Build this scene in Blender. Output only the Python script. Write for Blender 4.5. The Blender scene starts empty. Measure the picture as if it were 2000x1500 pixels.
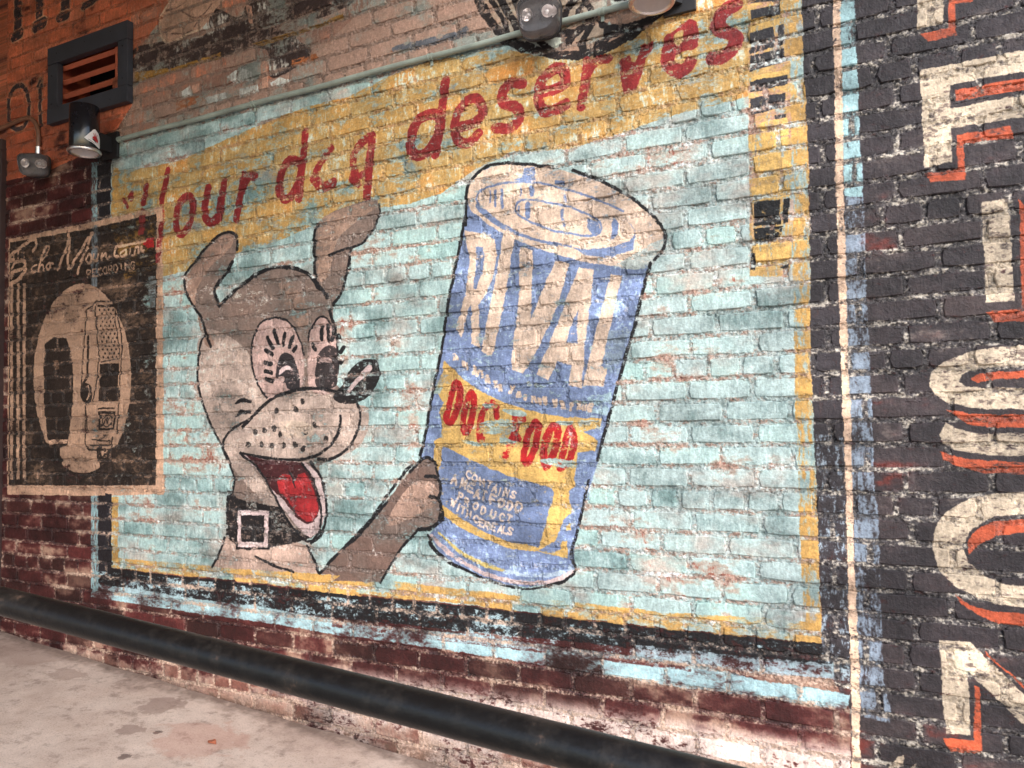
import bpy, bmesh, math, random
import numpy as np
from mathutils import Matrix, Vector

random.seed(7)
rng = np.random.default_rng(11)
scene = bpy.context.scene
C = scene.collection

# ------------------------------------------------------------------ camera
CAM_D, CAM_Z, FPX = 2.40, 1.50, 1500.0           # metres from the wall, metres up, focal length at 2000 px wide
_u = np.array([-3036.0, -125.0, -1500.0]); _u /= np.linalg.norm(_u)       # wall direction (-X) in camera space
_v = np.array([-0.018, 1.0, 0.0]); _v[2] = -(_v[0]*_u[0] + _v[1]*_u[1]) / _u[2]; _v /= np.linalg.norm(_v)
_xw = -_u; _zw = _v; _yw = np.cross(_zw, _xw)
RW = np.stack([_xw, _yw, _zw])                    # rows: world axes in camera space; world = RW @ cam
CAM_P = np.array([0.0, -CAM_D, CAM_Z])
cam_data = bpy.data.cameras.new('camera')
cam_data.sensor_fit = 'HORIZONTAL'; cam_data.sensor_width = 36.0
cam_data.lens = 36.0 * FPX / 2000.0
cam_data.clip_start = 0.02; cam_data.clip_end = 500.0
cam = bpy.data.objects.new('camera', cam_data); C.objects.link(cam)
M = Matrix([list(RW[i]) + [CAM_P[i]] for i in range(3)] + [[0, 0, 0, 1]])
cam.matrix_world = M
scene.camera = cam
cam_data.dof.use_dof = True
cam_data.dof.focus_distance = 2.75
cam_data.dof.aperture_fstop = 16.0

# ------------------------------------------------------------------ light
SUN_EL, SUN_AZ = math.radians(33), math.radians(44)      # azimuth: from the wall normal round to the right
world = bpy.data.worlds.new('World'); scene.world = world; world.use_nodes = True
wn = world.node_tree.nodes; wn.clear()
sky = wn.new('ShaderNodeTexSky'); sky.sky_type = 'NISHITA'; sky.sun_disc = False
sky.sun_elevation = SUN_EL; sky.sun_rotation = math.pi - SUN_AZ
sky.air_density = 1.0; sky.dust_density = 1.2; sky.ozone_density = 1.0
bgn = wn.new('ShaderNodeBackground'); bgn.inputs['Strength'].default_value = 0.13
wo = wn.new('ShaderNodeOutputWorld')
world.node_tree.links.new(sky.outputs[0], bgn.inputs[0]); world.node_tree.links.new(bgn.outputs[0], wo.inputs[0])
sd = bpy.data.lights.new('sun', 'SUN'); sd.energy = 1.3; sd.angle = math.radians(30); sd.color = (1.0, 0.98, 0.96)
sun = bpy.data.objects.new('sun', sd); C.objects.link(sun)
sdir = Vector((math.sin(SUN_AZ)*math.cos(SUN_EL), -math.cos(SUN_AZ)*math.cos(SUN_EL), math.sin(SUN_EL)))
sun.rotation_euler = sdir.to_track_quat('Z', 'Y').to_euler(); sun.location = (4, -6, 6)
scene.view_settings.view_transform = 'Standard'; scene.view_settings.look = 'None'
scene.view_settings.exposure = 1.33; scene.view_settings.gamma = 1.0

# ------------------------------------------------------------------ pixel <-> place
def ray(px, py):
    px = np.asarray(px, float); py = np.asarray(py, float)
    d = np.stack([(px-1000)/FPX, -(py-750)/FPX, -np.ones_like(px)], -1)
    return d @ RW.T
def at(px, py, y=0.0):
    "point on the plane at distance -y in front of the wall that the photo shows at this pixel"
    d = ray(px, py); t = (y - CAM_P[1]) / d[..., 1]
    return CAM_P + d * t[..., None]
def proj(P):
    q = (np.asarray(P, float) - CAM_P) @ RW
    return np.stack([1000 + FPX*q[..., 0]/-q[..., 2], 750 - FPX*q[..., 1]/-q[..., 2]], -1)
_f1, _f2 = at(17, 1236), at(700, 1444)             # foot of the wall
FM = float((_f2[2]-_f1[2])/(_f2[0]-_f1[0]))
def fz(x): return _f1[2] + FM*(x - _f1[0])        # ramp surface
CROP = {'f': (0, 0, 1.0), '1': (0, 0, .35), '2': (650, 0, .35), '3': (1300, 0, .35), '4': (0, 490, .35), '5': (650, 490, .35),
        '6': (1300, 490, .35), '7': (0, 975, .35), '8': (650, 975, .35), '9': (1300, 975, .35), 'm': (0, 400, .165),
        'v': (1180, 0, .16), 'k': (830, 660, .2), 't': (840, 900, .16), 'L': (0, 0, .165), 'z': (960, 0, .2), 'u': (300, 0, .3),
        'e': (230, 440, .2), 's': (0, 180, .15)}
def T(crop, *pts):
    ox, oy, s = CROP[crop]
    a = np.array(pts, float).reshape(-1, 2)
    return a * s + np.array([ox, oy])
def J_(*parts): return np.concatenate(parts, 0)

# ------------------------------------------------------------------ brick layout (courses, header course every sixth)
CH = 0.068                                        # course height
Z0 = CAM_Z - 3.79*CH                              # centre of header course number 0
WX0, WX1, WZ0, WZ1 = -4.14, 1.20, 0.02, 3.96      # wall limits
def wallx(cropx, cropy, crop):
    p = T(crop, (cropx, cropy)); return float(at(p[0, 0], p[0, 1])[0])
CROP['r'] = (1300, 520, .26667)
P_ODD = wallx(180, 1140, 'r'); P_EVEN = wallx(402, 1300, 'r'); P_HEAD = wallx(330, 970, 'r')
PITCH = 0.2015
bricks = []                                       # x0, x1, z0, z1
VENT = at(np.array([92, 250]), np.array([99, 190]))    # refined below
n0 = int(math.floor((WZ0 - Z0)/CH)); n1 = int(math.ceil((WZ1 - Z0)/CH))
V_X0, V_X1 = float(at(112, 140)[0]), float(at(229, 140)[0])
V_Z0 = float(at(170, 194)[2]); V_Z1 = float(at(170, 98)[2])
lrng = random.Random(5)
for n in range(n0, n1+1):
    zc = Z0 + n*CH
    head = (n % 6 == 0)
    pitch = PITCH/2 if head else PITCH
    ph = P_HEAD if head else (P_ODD if n % 2 else P_EVEN)
    ph += lrng.uniform(-.012, .012)
    k0 = int(math.floor((WX0 - ph)/pitch)); k1 = int(math.ceil((WX1 - ph)/pitch))
    xs = [ph + k*pitch + lrng.uniform(-.006, .006) for k in range(k0, k1+1)]
    for a, b in zip(xs, xs[1:]):
        a2, b2 = max(a, WX0), min(b, WX1)
        if b2 - a2 < .03: continue
        jl, jr = lrng.uniform(.0045, .0085), lrng.uniform(.0045, .0085)
        jb, jt = lrng.uniform(.0055, .0090), lrng.uniform(.0055, .0090)
        x0, x1 = a2 + jl, b2 - jr
        z0, z1 = zc - CH/2 + jb, zc + CH/2 - jt
        if x1 > V_X0 and x0 < V_X1 and z1 > V_Z0 and z0 < V_Z1:
            if (x0+x1)/2 > V_X0 and (x0+x1)/2 < V_X1: 
                if (z0+z1)/2 > V_Z0 and (z0+z1)/2 < V_Z1: continue
        bricks.append((x0, x1, z0, z1))

# ------------------------------------------------------------------ mural paint, computed as a pixel field in wall coordinates
RES = 0.0018
TX0, TZ0 = WX0 - .02, WZ0 - .02
TW = int((WX1 - WX0 + .04)/RES); TH = int((WZ1 - WZ0 + .04)/RES)
tex = np.zeros((TH, TW, 3), np.float32)
def c(r, g, b): return np.array([r, g, b], np.float32)/255.0
def vnoise(cx, cz, seed):
    r = np.random.default_rng(seed)
    nx, nz = int(TW*RES/cx)+3, int(TH*RES/cz)+3
    g = r.random((nz, nx), dtype=np.float32)
    fz = np.arange(TH, dtype=np.float32)*RES/cz; iz = fz.astype(int); fz -= iz; fz = fz*fz*(3-2*fz)
    fx = np.arange(TW, dtype=np.float32)*RES/cx; ix = fx.astype(int); fx -= ix; fx = fx*fx*(3-2*fx)
    a = g[iz]*(1-fz[:, None]) + g[iz+1]*fz[:, None]
    return a[:, ix]*(1-fx) + a[:, ix+1]*fx
def fbm(cx, cz, seed, octs=4, gain=.6):
    out = np.zeros((TH, TW), np.float32); amp = 1.0
    for o in range(octs):
        out += amp*vnoise(max(cx/2**o, RES*1.01), max(cz/2**o, RES*1.01), seed+o*17); amp *= gain
    out -= out.mean(); out /= out.std()
    return out
DRY = fbm(.030, .014, 100, 4, .85)                # dry-brush, mostly horizontal
DRV = fbm(.010, .040, 200, 4, .85)                # vertical brush
BLO = fbm(.16, .09, 300, 5, .62)                  # blotches
BIG = fbm(.55, .40, 400, 4, .6)
FIN = fbm(.006, .006, 500, 2, .9)
# joints and per-brick random values
JNT = np.ones((TH, TW), np.float32); BID = np.zeros((TH, TW), np.float32); BI2 = np.zeros((TH, TW), np.float32)
UND = np.zeros((TH, TW), np.float32)
def tz(z): return (z - TZ0)/RES
def tx(x): return (x - TX0)/RES
for (x0, x1, z0, z1) in bricks:
    a, b = int(round(tx(x0))), int(round(tx(x1))); d, e = int(round(tz(z0))), int(round(tz(z1)))
    JNT[max(d, 0):e, max(a, 0):b] = 0
    BID[max(d-3, 0):e+3, max(a-3, 0):b+3] = rng.standard_normal(); BI2[max(d-3, 0):e+3, max(a-3, 0):b+3] = rng.standard_normal()
    UND[max(d-6, 0):max(d+3, 0), max(a, 0):b] = 1
def blur(a, k):
    for ax in (0, 1):
        s = np.cumsum(np.concatenate([np.repeat(a.take([0], ax), k+1, ax), a, np.repeat(a.take([-1], ax), k, ax)], ax), axis=ax, dtype=np.float64)
        n = a.shape[ax]; w = 2*k+1
        a = ((s.take(range(w, n+w), ax) - s.take(range(0, n), ax))/w).astype(np.float32)
    return a
JNT = np.clip(blur(JNT, 1)*1.3, 0, 1)
from statistics import NormalDist
_q = NormalDist()
def px2t(p):
    P = at(p[:, 0], p[:, 1]); return np.stack([tx(P[:, 0]), tz(P[:, 2])], -1)
def smooth(p, n=6, closed=True):
    N = len(p); out = []
    for i in range(N if closed else N-1):
        p0 = p[(i-1) % N] if closed or i > 0 else p[i]; p1 = p[i]; p2 = p[(i+1) % N]
        p3 = p[(i+2) % N] if closed or i+2 < N else p2
        for k in range(n):
            t = k/n
            out.append(.5*((2*p1)+(-p0+p2)*t+(2*p0-5*p1+4*p2-p3)*t*t+(-p0+3*p1-3*p2+p3)*t**3))
    if not closed: out.append(p[-1])
    return np.array(out)
def fillcov(q):
    "even-odd coverage of a polygon given in texture pixels"
    x0 = max(int(q[:, 0].min())-1, 0); x1 = min(int(q[:, 0].max())+2, TW)
    y0 = max(int(q[:, 1].min())-1, 0); y1 = min(int(q[:, 1].max())+2, TH)
    if x1 <= x0 or y1 <= y0: return None
    S = 2; w, h = (x1-x0)*S, (y1-y0)*S
    d = np.zeros((h, w+1), np.int8)
    a = (q - np.array([x0, y0]))*S
    for i in range(len(a)):
        (ax, ay), (bx, by) = a[i], a[(i+1) % len(a)]
        if ay == by: continue
        lo, hi = (ay, by) if ay < by else (by, ay)
        r0, r1 = max(int(math.ceil(lo-.5)), 0), min(int(math.ceil(hi-.5)), h)
        if r1 <= r0: continue
        rr = np.arange(r0, r1); xx = ax + (rr+.5-ay)*(bx-ax)/(by-ay)
        np.bitwise_xor.at(d, (rr, np.clip(np.ceil(xx-.5).astype(int), 0, w)), 1)
    m = (np.cumsum(d[:, :w], axis=1, dtype=np.int32) & 1).astype(np.float32)
    return (slice(y0, y1), slice(x0, x1)), m.reshape(y1-y0, S, x1-x0, S).mean((1, 3))
def strokecov(q, wpx):
    "coverage of a polyline (texture pixels) with widths in texture pixels"
    wmax = float(np.max(wpx))
    x0 = max(int(q[:, 0].min()-wmax)-2, 0); x1 = min(int(q[:, 0].max()+wmax)+3, TW)
    y0 = max(int(q[:, 1].min()-wmax)-2, 0); y1 = min(int(q[:, 1].max()+wmax)+3, TH)
    if x1 <= x0 or y1 <= y0: return None
    cov = np.zeros((y1-y0, x1-x0), np.float32)
    for i in range(len(q)-1):
        a, b = q[i], q[i+1]; wa, wb = wpx[i], wpx[i+1]; wm = max(wa, wb)
        sx0 = max(int(min(a[0], b[0])-wm)-1, x0); sx1 = min(int(max(a[0], b[0])+wm)+2, x1)
        sy0 = max(int(min(a[1], b[1])-wm)-1, y0); sy1 = min(int(max(a[1], b[1])+wm)+2, y1)
        if sx1 <= sx0 or sy1 <= sy0: continue
        X = np.arange(sx0, sx1)[None, :]+.5-a[0]; Y = np.arange(sy0, sy1)[:, None]+.5-a[1]
        dx, dy = b-a; L = dx*dx+dy*dy+1e-9
        t = np.clip((X*dx+Y*dy)/L, 0, 1)
        dd = np.sqrt((X-t*dx)**2+(Y-t*dy)**2)
        cv = np.clip((wa+(wb-wa)*t)/2 - dd + .5, 0, 1)
        s = (slice(sy0-y0, sy1-y0), slice(sx0-x0, sx1-x0))
        cov[s] = np.maximum(cov[s], cv)
    return (slice(y0, y1), slice(x0, x1)), cov
REG = np.zeros((TH, TW), np.int8)
def put(sc, col, wear=.12, noise=None, sharp=4.0, jw=.6, reg=None, op=1.0, var=.05):
    if sc is None: return
    sl, cov = sc
    nf = (DRY if noise is None else noise)[sl]
    al = cov*op
    if wear <= .5: wear *= .6
    jw *= .35 if jw > 0 else .5
    if wear > 0:
        thr = _q.inv_cdf(wear)
        al = al/(1+np.exp(-np.clip((nf - jw*JNT[sl] - thr)*sharp, -30, 30)))
    col = np.asarray(col, np.float32)
    cc = col*(1 + var*np.clip(BLO[sl], -2, 2)[..., None])
    tex[sl] += al[..., None]*(cc - tex[sl])
    if reg is not None: REG[sl][cov > .5] = reg
def fill(p, col, sm=False, **k): put(fillcov(px2t(smooth(p) if sm else p)), col, **k)
def stroke(p, w, col, sm=True, closed=False, **k):
    "w: width in photo pixels (scalar or one per point)"
    ws = np.broadcast_to(np.asarray(w, float), (len(p),))
    if sm and len(p) > 2:
        n = 5; q = smooth(p, n, closed)
        idx = np.linspace(0, len(p) if closed else len(p)-1, len(q)); ww = np.interp(idx, np.arange(len(p)+1), np.append(ws, ws[0]))
    else: q, ww = p, ws
    if closed: q = np.concatenate([q, q[:1]]); ww = np.append(ww, ww[0])
    P = at(q[:, 0], q[:, 1]); depth = -((P - CAM_P) @ RW)[:, 2]
    put(strokecov(np.stack([tx(P[:, 0]), tz(P[:, 2])], -1), ww*depth/FPX/RES*1.04), col, **k)
def dots(p, r, col, **k):
    for q in p: stroke(np.array([q, q+np.array([.3, .3])]), 2*r, col, sm=False, **k)
FULL = (slice(0, TH), slice(0, TW)); ONE = np.ones((TH, TW), np.float32)
# colours (as they would look in even light)
TEAL, TEAL2, TPALE = c(150, 192, 188), c(172, 207, 205), c(198, 219, 216)
YEL, YEL2, RED, BRN = c(206, 158, 86), c(228, 182, 102), c(154, 44, 45), c(160, 132, 116)
CBLUE, CREAM, BLACK, GREY = c(122, 139, 177), c(232, 202, 178), c(30, 28, 30), c(60, 54, 57)
ORNG, LCREAM, STRIP, MAR = c(208, 92, 58), c(220, 198, 170), c(168, 206, 210), c(80, 34, 33)
DOGD, DOGL, PINK = c(140, 119, 108), c(190, 166, 152), c(222, 194, 190)
TAN, PBLK, ORW = c(212, 168, 138), c(46, 36, 31), c(236, 140, 104)

# --- base coats
tex[:] = MAR*(1 + .10*BID[..., None] + .08*BLO[..., None])
put((FULL, ONE), c(150, 118, 100), wear=.86, noise=BLO, sharp=3, jw=-.8)
put((FULL, ONE), c(60, 34, 30), wear=.80, noise=BI2, sharp=8, jw=0, op=.6)
# pale limewash at the foot of the wall
zz = (np.arange(TH)*RES + TZ0)[:, None]; xx = (np.arange(TW)*RES + TX0)[None, :]
fl = fz(xx)
bandc = T('8', (1000, 1120)); zb = float(at(bandc[0, 0], bandc[0, 1])[2])
foot = np.clip((zb + .035 - zz)/.05, 0, 1)*np.clip((xx + 2.7)/.8, 0, 1)
rowm = np.clip(1 - np.abs(zz - (zb - CH*1.5))/.03, 0, 1)*np.clip((xx + 1.1)*2, 0, 1)
put((FULL, foot*(1-.8*rowm)), c(228, 204, 192), wear=.30, noise=.75*DRY+.5*BLO+.35*BIG, sharp=4, jw=-.3)
fh = .035 + .085*np.clip((xx + 3.6)/2.2, 0, 1)
foot2 = np.clip((fl + fh + .02*BLO - zz)/.04, 0, 1)
put((FULL, foot2), c(190, 160, 142), wear=.34, noise=.8*BLO+.6*BID+.3*DRY, sharp=2.2, jw=-.8)
put((FULL, foot2), c(112, 70, 60), wear=.72, noise=.6*BLO+.9*BI2, sharp=3, jw=1.5)
put((FULL, np.clip((fl + fh*.5 - zz)/.04, 0, 1)), c(120, 92, 78), wear=.6, noise=.7*BLO+.7*DRY, sharp=3, jw=0)
# orange wall, top left
OR = T('f', (-60, -900), (380, -900), (338, -60), (330, 20), (298, 62), (262, 110), (258, 205), (232, 250), (186, 292), (100, 332), (22, 352), (-60, 360))
fill(OR, ORW, wear=.04, noise=BLO, reg=1)
fill(OR, c(208, 112, 78), wear=.5, noise=.6*BLO+.7*BI2, sharp=2)
fill(T('f', (-60, 200), (110, 190), (240, 235), (186, 292), (22, 352), (-60, 360)), c(186, 92, 62), wear=.25, noise=BLO, sharp=1.5)
# weathered collage above the conduit
UP = T('f', (338, -60), (380, -900), (1564, -900), (1564, -60), (1560, 20), (1000, 105), (600, 200), (245, 300), (236, 262), (258, 205), (262, 110), (298, 62), (330, 20))
fill(UP, c(172, 178, 168), wear=0, reg=5)
fill(UP, c(196, 158, 138), wear=.50, noise=.6*BLO+.6*BI2+.3*DRY, sharp=4, jw=-.5)
fill(UP, c(160, 128, 112), wear=.72, noise=.7*BLO+.5*BID+.4*DRV, sharp=4, jw=-.6)
LEFTUP = T('u', (-140, 40), (130, -60), (1500, -60), (1300, 120), (1050, 360), (700, 560), (330, 640), (-140, 900))
fill(LEFTUP, c(150, 112, 96), wear=.55, noise=.6*BLO+.5*BID+.5*DRV, sharp=4)
fill(LEFTUP, c(186, 116, 88), wear=.92, noise=.8*BLO+.5*DRV, sharp=4)
DARKP = T('u', (-140, 330), (60, 270), (330, 235), (390, 60), (560, 110), (640, -20), (860, -40), (1290, -40), (1240, 60), (960, 170), (930, 250), (1030, 330), (880, 470), (760, 500), (740, 330), (560, 330), (300, 420), (-140, 470))
fill(DARKP, c(62, 49, 47), wear=.28, noise=.5*DRY+.4*DRV+.9*BLO+.4*BID, sharp=3, jw=.9, sm=True)
fill(DARKP, c(190, 186, 176), wear=.93, noise=.5*DRV+.9*BLO[::-1, ::-1], sharp=4)
fill(T('u', (-120, 470), (130, 440), (440, 340), (440, 380), (200, 440), (-120, 540)), c(184, 134, 62), wear=.35)
fill(T('u', (640, 290), (1110, 150), (1240, 90), (1230, 130), (1000, 200), (700, 300)), c(184, 134, 62), wear=.45)
for q in ([(480, 500), (560, 440), (640, 470), (640, 520), (520, 545)], [(290, 150), (350, 130), (360, 190), (300, 200)], [(560, 580), (680, 550), (690, 600), (560, 640)],
          [(760, 540), (820, 505), (900, 520), (850, 560), (770, 565)], [(180, 600), (240, 560), (250, 620), (190, 640)], [(340, 640), (470, 600), (480, 640), (360, 680)]):
    fill(T('u', *q), c(214, 216, 208), wear=.25, noise=DRV)
for q in ([(700, 400), (740, 400), (750, 570), (710, 580)], [(600, 30), (640, 40), (650, 160), (625, 150)], [(250, 560), (300, 540), (300, 600), (260, 610)]):
    fill(T('u', *q), c(206, 156, 132), wear=.15, noise=DRV)
for q in ([(700, 740), (750, 722), (745, 745), (705, 755)], [(800, 720), (980, 655), (985, 690), (810, 745)], [(150, 640), (320, 620), (330, 660), (150, 720)], [(1340, 600), (1740, 450), (1740, 475), (1360, 620)],
          [(1580, 310), (1640, 295), (1640, 340), (1540, 345)], [(900, 390), (1060, 350), (1080, 380), (900, 440)]):
    fill(T('u', *q), c(186, 110, 66), wear=.5, noise=DRY+.6*BLO)
fill(T('u', (1560, 310), (1700, 270), (1960, 210), (2040, 170), (2040, 230), (1900, 270), (1600, 345)), c(112, 116, 124), wear=.35, sm=True)
# crumpled hand-like pale figure, cropped by the top edge
FIG = T('1', (1260, -40), (1200, 60), (1130, 160), (1030, 200), (930, 240), (890, 130), (930, 40), (980, -40))
fill(FIG, c(196, 156, 132), sm=True, wear=.1); stroke(FIG[2:8], 4, c(226, 196, 166), wear=.2)
for q in ([(1010, 60), (1110, 100), (1190, 20)], [(960, 190), (1060, 180), (1100, 130)], [(930, 60), (1000, 40), (1060, -20)]):
    stroke(T('1', *q), 3, c(120, 92, 80), wear=.3)

# --- teal panel
PANEL = T('f', (217, 285), (700, 150), (1000, 66), (1240, 4), (1480, -60), (1480, -900), (1564, -900), (1566, -60), (1582, 500), (1604, 1255), (1300, 1226), (900, 1180), (620, 1150), (219, 1108))
fill(PANEL, TEAL, wear=.02, reg=2)
TORIGHT = np.clip((xx + 2.2)/1.6, 0, 1)  # rises to the right, where the teal mix turns paler
def panel(col, wear, **k): fill(PANEL, col, wear=wear, **k)
panel(TEAL2, .42, noise=.6*BLO+.6*BID+.6*TORIGHT, sharp=2.2, jw=-.4)
panel(TPALE, .50, noise=.5*BLO+.4*BI2+.3*DRV+1.0*(TORIGHT-.3), sharp=1.8, jw=-.5)
panel(c(138, 174, 166), .84, noise=.6*BLO+.7*BID, sharp=2, jw=.4, op=.7)
panel(BRN, .945, noise=.9*BLO+.3*DRY+.35*UND, sharp=4, jw=-.5, op=.85)
panel(c(186, 166, 154), .88, noise=.9*BLO[::-1, ::-1]+.3*BI2, sharp=2.5, jw=-.2, op=.7)
panel(c(134, 78, 64), .997, noise=.9*BLO+.5*DRV+.7*UND, sharp=6, jw=-1.2)
# yellow lettering band
BAND = T('f', (219, 334), (280, 328), (341, 317), (400, 292), (448, 270), (520, 240), (595, 210), (680, 190), (755, 152), (830, 122), (895, 108), (990, 96), (1060, 112), (1130, 112),
         (1230, 82), (1300, 22), (1345, -60), (1566, -60), (1470, 60), (1462, 189), (1400, 205), (1300, 229), (1210, 262), (1115, 290), (1000, 297), (930, 330), (860, 378), (800, 398), (748, 406),
         (650, 418), (560, 465), (470, 492), (380, 526), (315, 540), (219, 545))
fill(BAND, YEL, reg=6, wear=.30, noise=.6*DRY+.7*BLO+.2*BID, sharp=4, jw=.2)
fill(BAND, c(196, 160, 96), wear=.70, noise=.5*BLO+.6*BI2+.3*DRV, sharp=3)
fill(BAND, c(200, 134, 66), wear=.92, noise=.7*BLO+.6*BID, sharp=3)
fill(BAND, c(190, 196, 178), wear=.90, noise=.6*DRV+.5*BLO+.4*DRY, sharp=4)
# yellow frame
fill(J_(T('7', (635, 325), (1100, 365), (1470, 390), (2000, 432)), T('8', (700, 500), (1250, 560)), T('9', (0, 632), (400, 650), (870, 690), (870, 803), (400, 765), (0, 730)), T('8', (1250, 660), (700, 578), (0, 528)), T('7', (1470, 470), (1000, 425), (630, 385))),
     YEL, wear=.50, noise=.5*DRY+.8*BLO+.5*BI2, sharp=3, jw=.1)
fill(T('f', (1526, -40), (1564, -40), (1570, 120), (1576, 210), (1579, 300), (1582, 490), (1584, 700), (1590, 860), (1598, 1010), (1600, 1130), (1606, 1240), (1574, 1235), (1566, 1130), (1560, 980), (1554, 800), (1550, 600), (1547, 420), (1541, 260), (1534, 120)),
     YEL, wear=.48, noise=.7*DRV+.7*BLO+.4*BI2, sharp=4, jw=.2)
fill(T('f', (219, 970), (232, 970), (232, 1108), (219, 1108)), YEL, wear=.3)
fill(T('f', (219, 325), (232, 328), (232, 415), (219, 415)), YEL, wear=.2)
# checker column of dark and yellow blocks
CKR = T('3', (462, -40), (690, -40), (700, 640), (705, 1110), (705, 1500), (700, 1545), (470, 1545), (468, 1000), (462, 400))
fill(CKR, c(206, 164, 96), wear=.3, noise=DRV+.5*BID); fill(CKR, c(186, 140, 120), wear=.80, noise=.6*DRY+.5*BLO, jw=-3.5, sharp=3)
for q in ([(475, 60), (640, 25), (640, 80), (480, 112)], [(470, 185), (605, 155), (608, 265), (470, 300)], [(625, 150), (665, 140), (655, 250), (625, 260)], [(472, 312), (660, 270), (655, 350), (475, 400)],
          [(475, 455), (680, 415), (685, 470), (480, 520)], [(470, 552), (668, 520), (672, 598), (475, 645)], [(605, 650), (675, 640), (675, 665), (610, 675)], [(470, -30), (690, -60), (690, 0), (475, 20)]):
    fill(T('3', *q), c(52, 50, 54), wear=.12, noise=DRV)
for q in ([(475, 110), (640, 80), (640, 140), (475, 178)], [(480, 430), (690, 385), (690, 415), (480, 455)], [(530, 690), (682, 655), (688, 750), (540, 790)], [(470, 800), (640, 770), (690, 760), (690, 880), (475, 910)], [(500, 925), (635, 890), (635, 985), (520, 1015)], [(650, 885), (705, 880), (705, 970), (650, 980)],
          [(480, 1045), (700, 1005), (695, 1095), (485, 1130)], [(500, 1398), (562, 1385), (562, 1482), (500, 1490)], [(578, 1385), (690, 1370), (690, 1470), (580, 1480)], [(480, 1360), (690, 1330), (690, 1352), (480, 1385)]):
    fill(T('3', *q), YEL2, wear=.10, noise=DRV)
for q in ([(492, 1132), (640, 1112), (642, 1250), (497, 1265)], [(655, 1112), (690, 1105), (685, 1245), (655, 1250)], [(495, 1277), (655, 1262), (640, 1335), (500, 1365)], [(474, 1415), (500, 1410), (498, 1510), (474, 1510)], [(640, 1490), (690, 1465), (690, 1490), (650, 1500)]):
    fill(T('3', *q), c(26, 25, 27), wear=.06)
fill(T('3', (690, 1120), (715, 1110), (715, 1230), (695, 1235)), c(240, 206, 186), wear=.1)
fill(T('3', (480, 1140), (493, 1140), (495, 1360), (482, 1365)), c(240, 190, 130), wear=.1)

# --- right-hand dark wall, stripes
DK = T('f', (1564, -900), (3000, -900), (3000, 2400), (1680, 2400), (1664, 1600), (1660, 1385), (1606, 1290), (1606, 1240), (1598, 1010), (1584, 700), (1580, 300), (1570, 120))
fill(DK, GREY, wear=.02, reg=3)
fill(DK, c(82, 68, 66), wear=.72, noise=.6*BLO+.5*BID+.5*BIG+.6*np.clip(1.3-zz, -1, 1), sharp=2, jw=-.2)
fill(DK, c(128, 114, 106), wear=.90, noise=.8*BLO+.5*DRY, sharp=3.5, jw=-.2)
fill(DK, c(56, 49, 52), wear=.6, noise=.5*BI2+.5*BLO, sharp=2)
fill(DK, c(100, 44, 38), wear=.97, noise=.9*BLO+.3*BIG+.7*np.clip(1.2-zz, -1, 1), sharp=4, jw=-.3)
fill(J_(T('3', (970, -80), (1050, -80), (1080, 600), (1108, 1180)), T('6', (1115, 100), (1142, 700), (1170, 1350)), T('9', (1188, 100), (1200, 500), (1216, 1000), (1255, 1180), (1255, 1250), (1090, 1210), (1085, 1000), (1060, 500), (1050, 100)), T('6', (1040, 1350), (1020, 700), (1000, 100)), T('3', (1000, 1180), (985, 600))),
     c(158, 178, 198), wear=.40, noise=.85*DRV+.5*FIN+.6*BID+.5*BLO, sharp=2.2, jw=.3, op=.75)
fill(J_(T('3', (970, -80), (1050, -80), (1080, 600), (1100, 1100), (1000, 1100), (985, 600))), STRIP, wear=.10, noise=.8*DRV+.3*BID, sharp=5, jw=.5)
stroke(J_(T('3', (950, -80), (957, 350), (965, 700), (972, 1180)), T('6', (982, 100), (990, 400), (1000, 700), (1010, 900), (1015, 1300)), T('9', (1020, 60), (1032, 400), (1045, 700), (1060, 1000), (1062, 1250), (1065, 1540))), 15, c(244, 204, 172), wear=.05, noise=DRY, jw=.6, reg=8)
# --- mural frame: black band and outer teal stripe
fill(J_(T('1', (545, 870), (620, 870)), T('7', (625, 385), (1000, 430), (1470, 478), (2000, 540)), T('8', (700, 592), (1380, 672), (2000, 740)), T('9', (870, 805), (1020, 830), (1030, 950), (870, 930), (0, 850)), T('8', (1380, 800), (700, 730), (0, 660)), T('7', (1470, 610), (1000, 540), (550, 475))),
     BLACK, wear=.12, noise=.7*DRY+.5*BLO+.3*DRV, sharp=4, jw=.7)
fill(T('f', (1564, -60), (1625, -60), (1634, 413), (1636, 520), (1648, 860), (1653, 1010), (1660, 1290), (1606, 1290), (1606, 1240), (1598, 1010), (1584, 700), (1580, 300), (1570, 120)), c(60, 54, 57), wear=.1, noise=DRV)
fill(T('f', (1594, 850), (1646, 850), (1660, 1310), (1606, 1290)), c(150, 164, 176), wear=.80, noise=.7*DRV+.5*DRY, sharp=4, jw=-.5)
fill(J_(T('7', (552, 470), (1130, 560), (1470, 600), (2000, 700)), T('8', (700, 745), (1200, 815), (2000, 915)), T('9', (500, 1000), (1030, 1090), (1010, 1172), (900, 1165), (500, 1100), (0, 1038)), T('8', (1300, 945), (700, 850), (300, 790), (0, 752)), T('7', (1500, 690), (1130, 640), (510, 545), (510, 500))),
     c(160, 194, 200), wear=.40, noise=.6*DRY+.7*BLO+.25*BID, sharp=2.2, jw=.5)
fill(T('8', (0, 640), (700, 735), (1380, 800), (2000, 880), (2000, 960), (1380, 880), (700, 800), (0, 710)), c(92, 50, 47), wear=.78, noise=.7*DRY+.6*BLO+.5*BID, sharp=5, jw=-.5)
fill(T('9', (-200, 810), (500, 880), (1030, 930), (1030, 1010), (500, 970), (-200, 880)), c(160, 176, 184), wear=.5, noise=.8*DRY+.5*BLO+.4*FIN, sharp=2.5)
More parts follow.
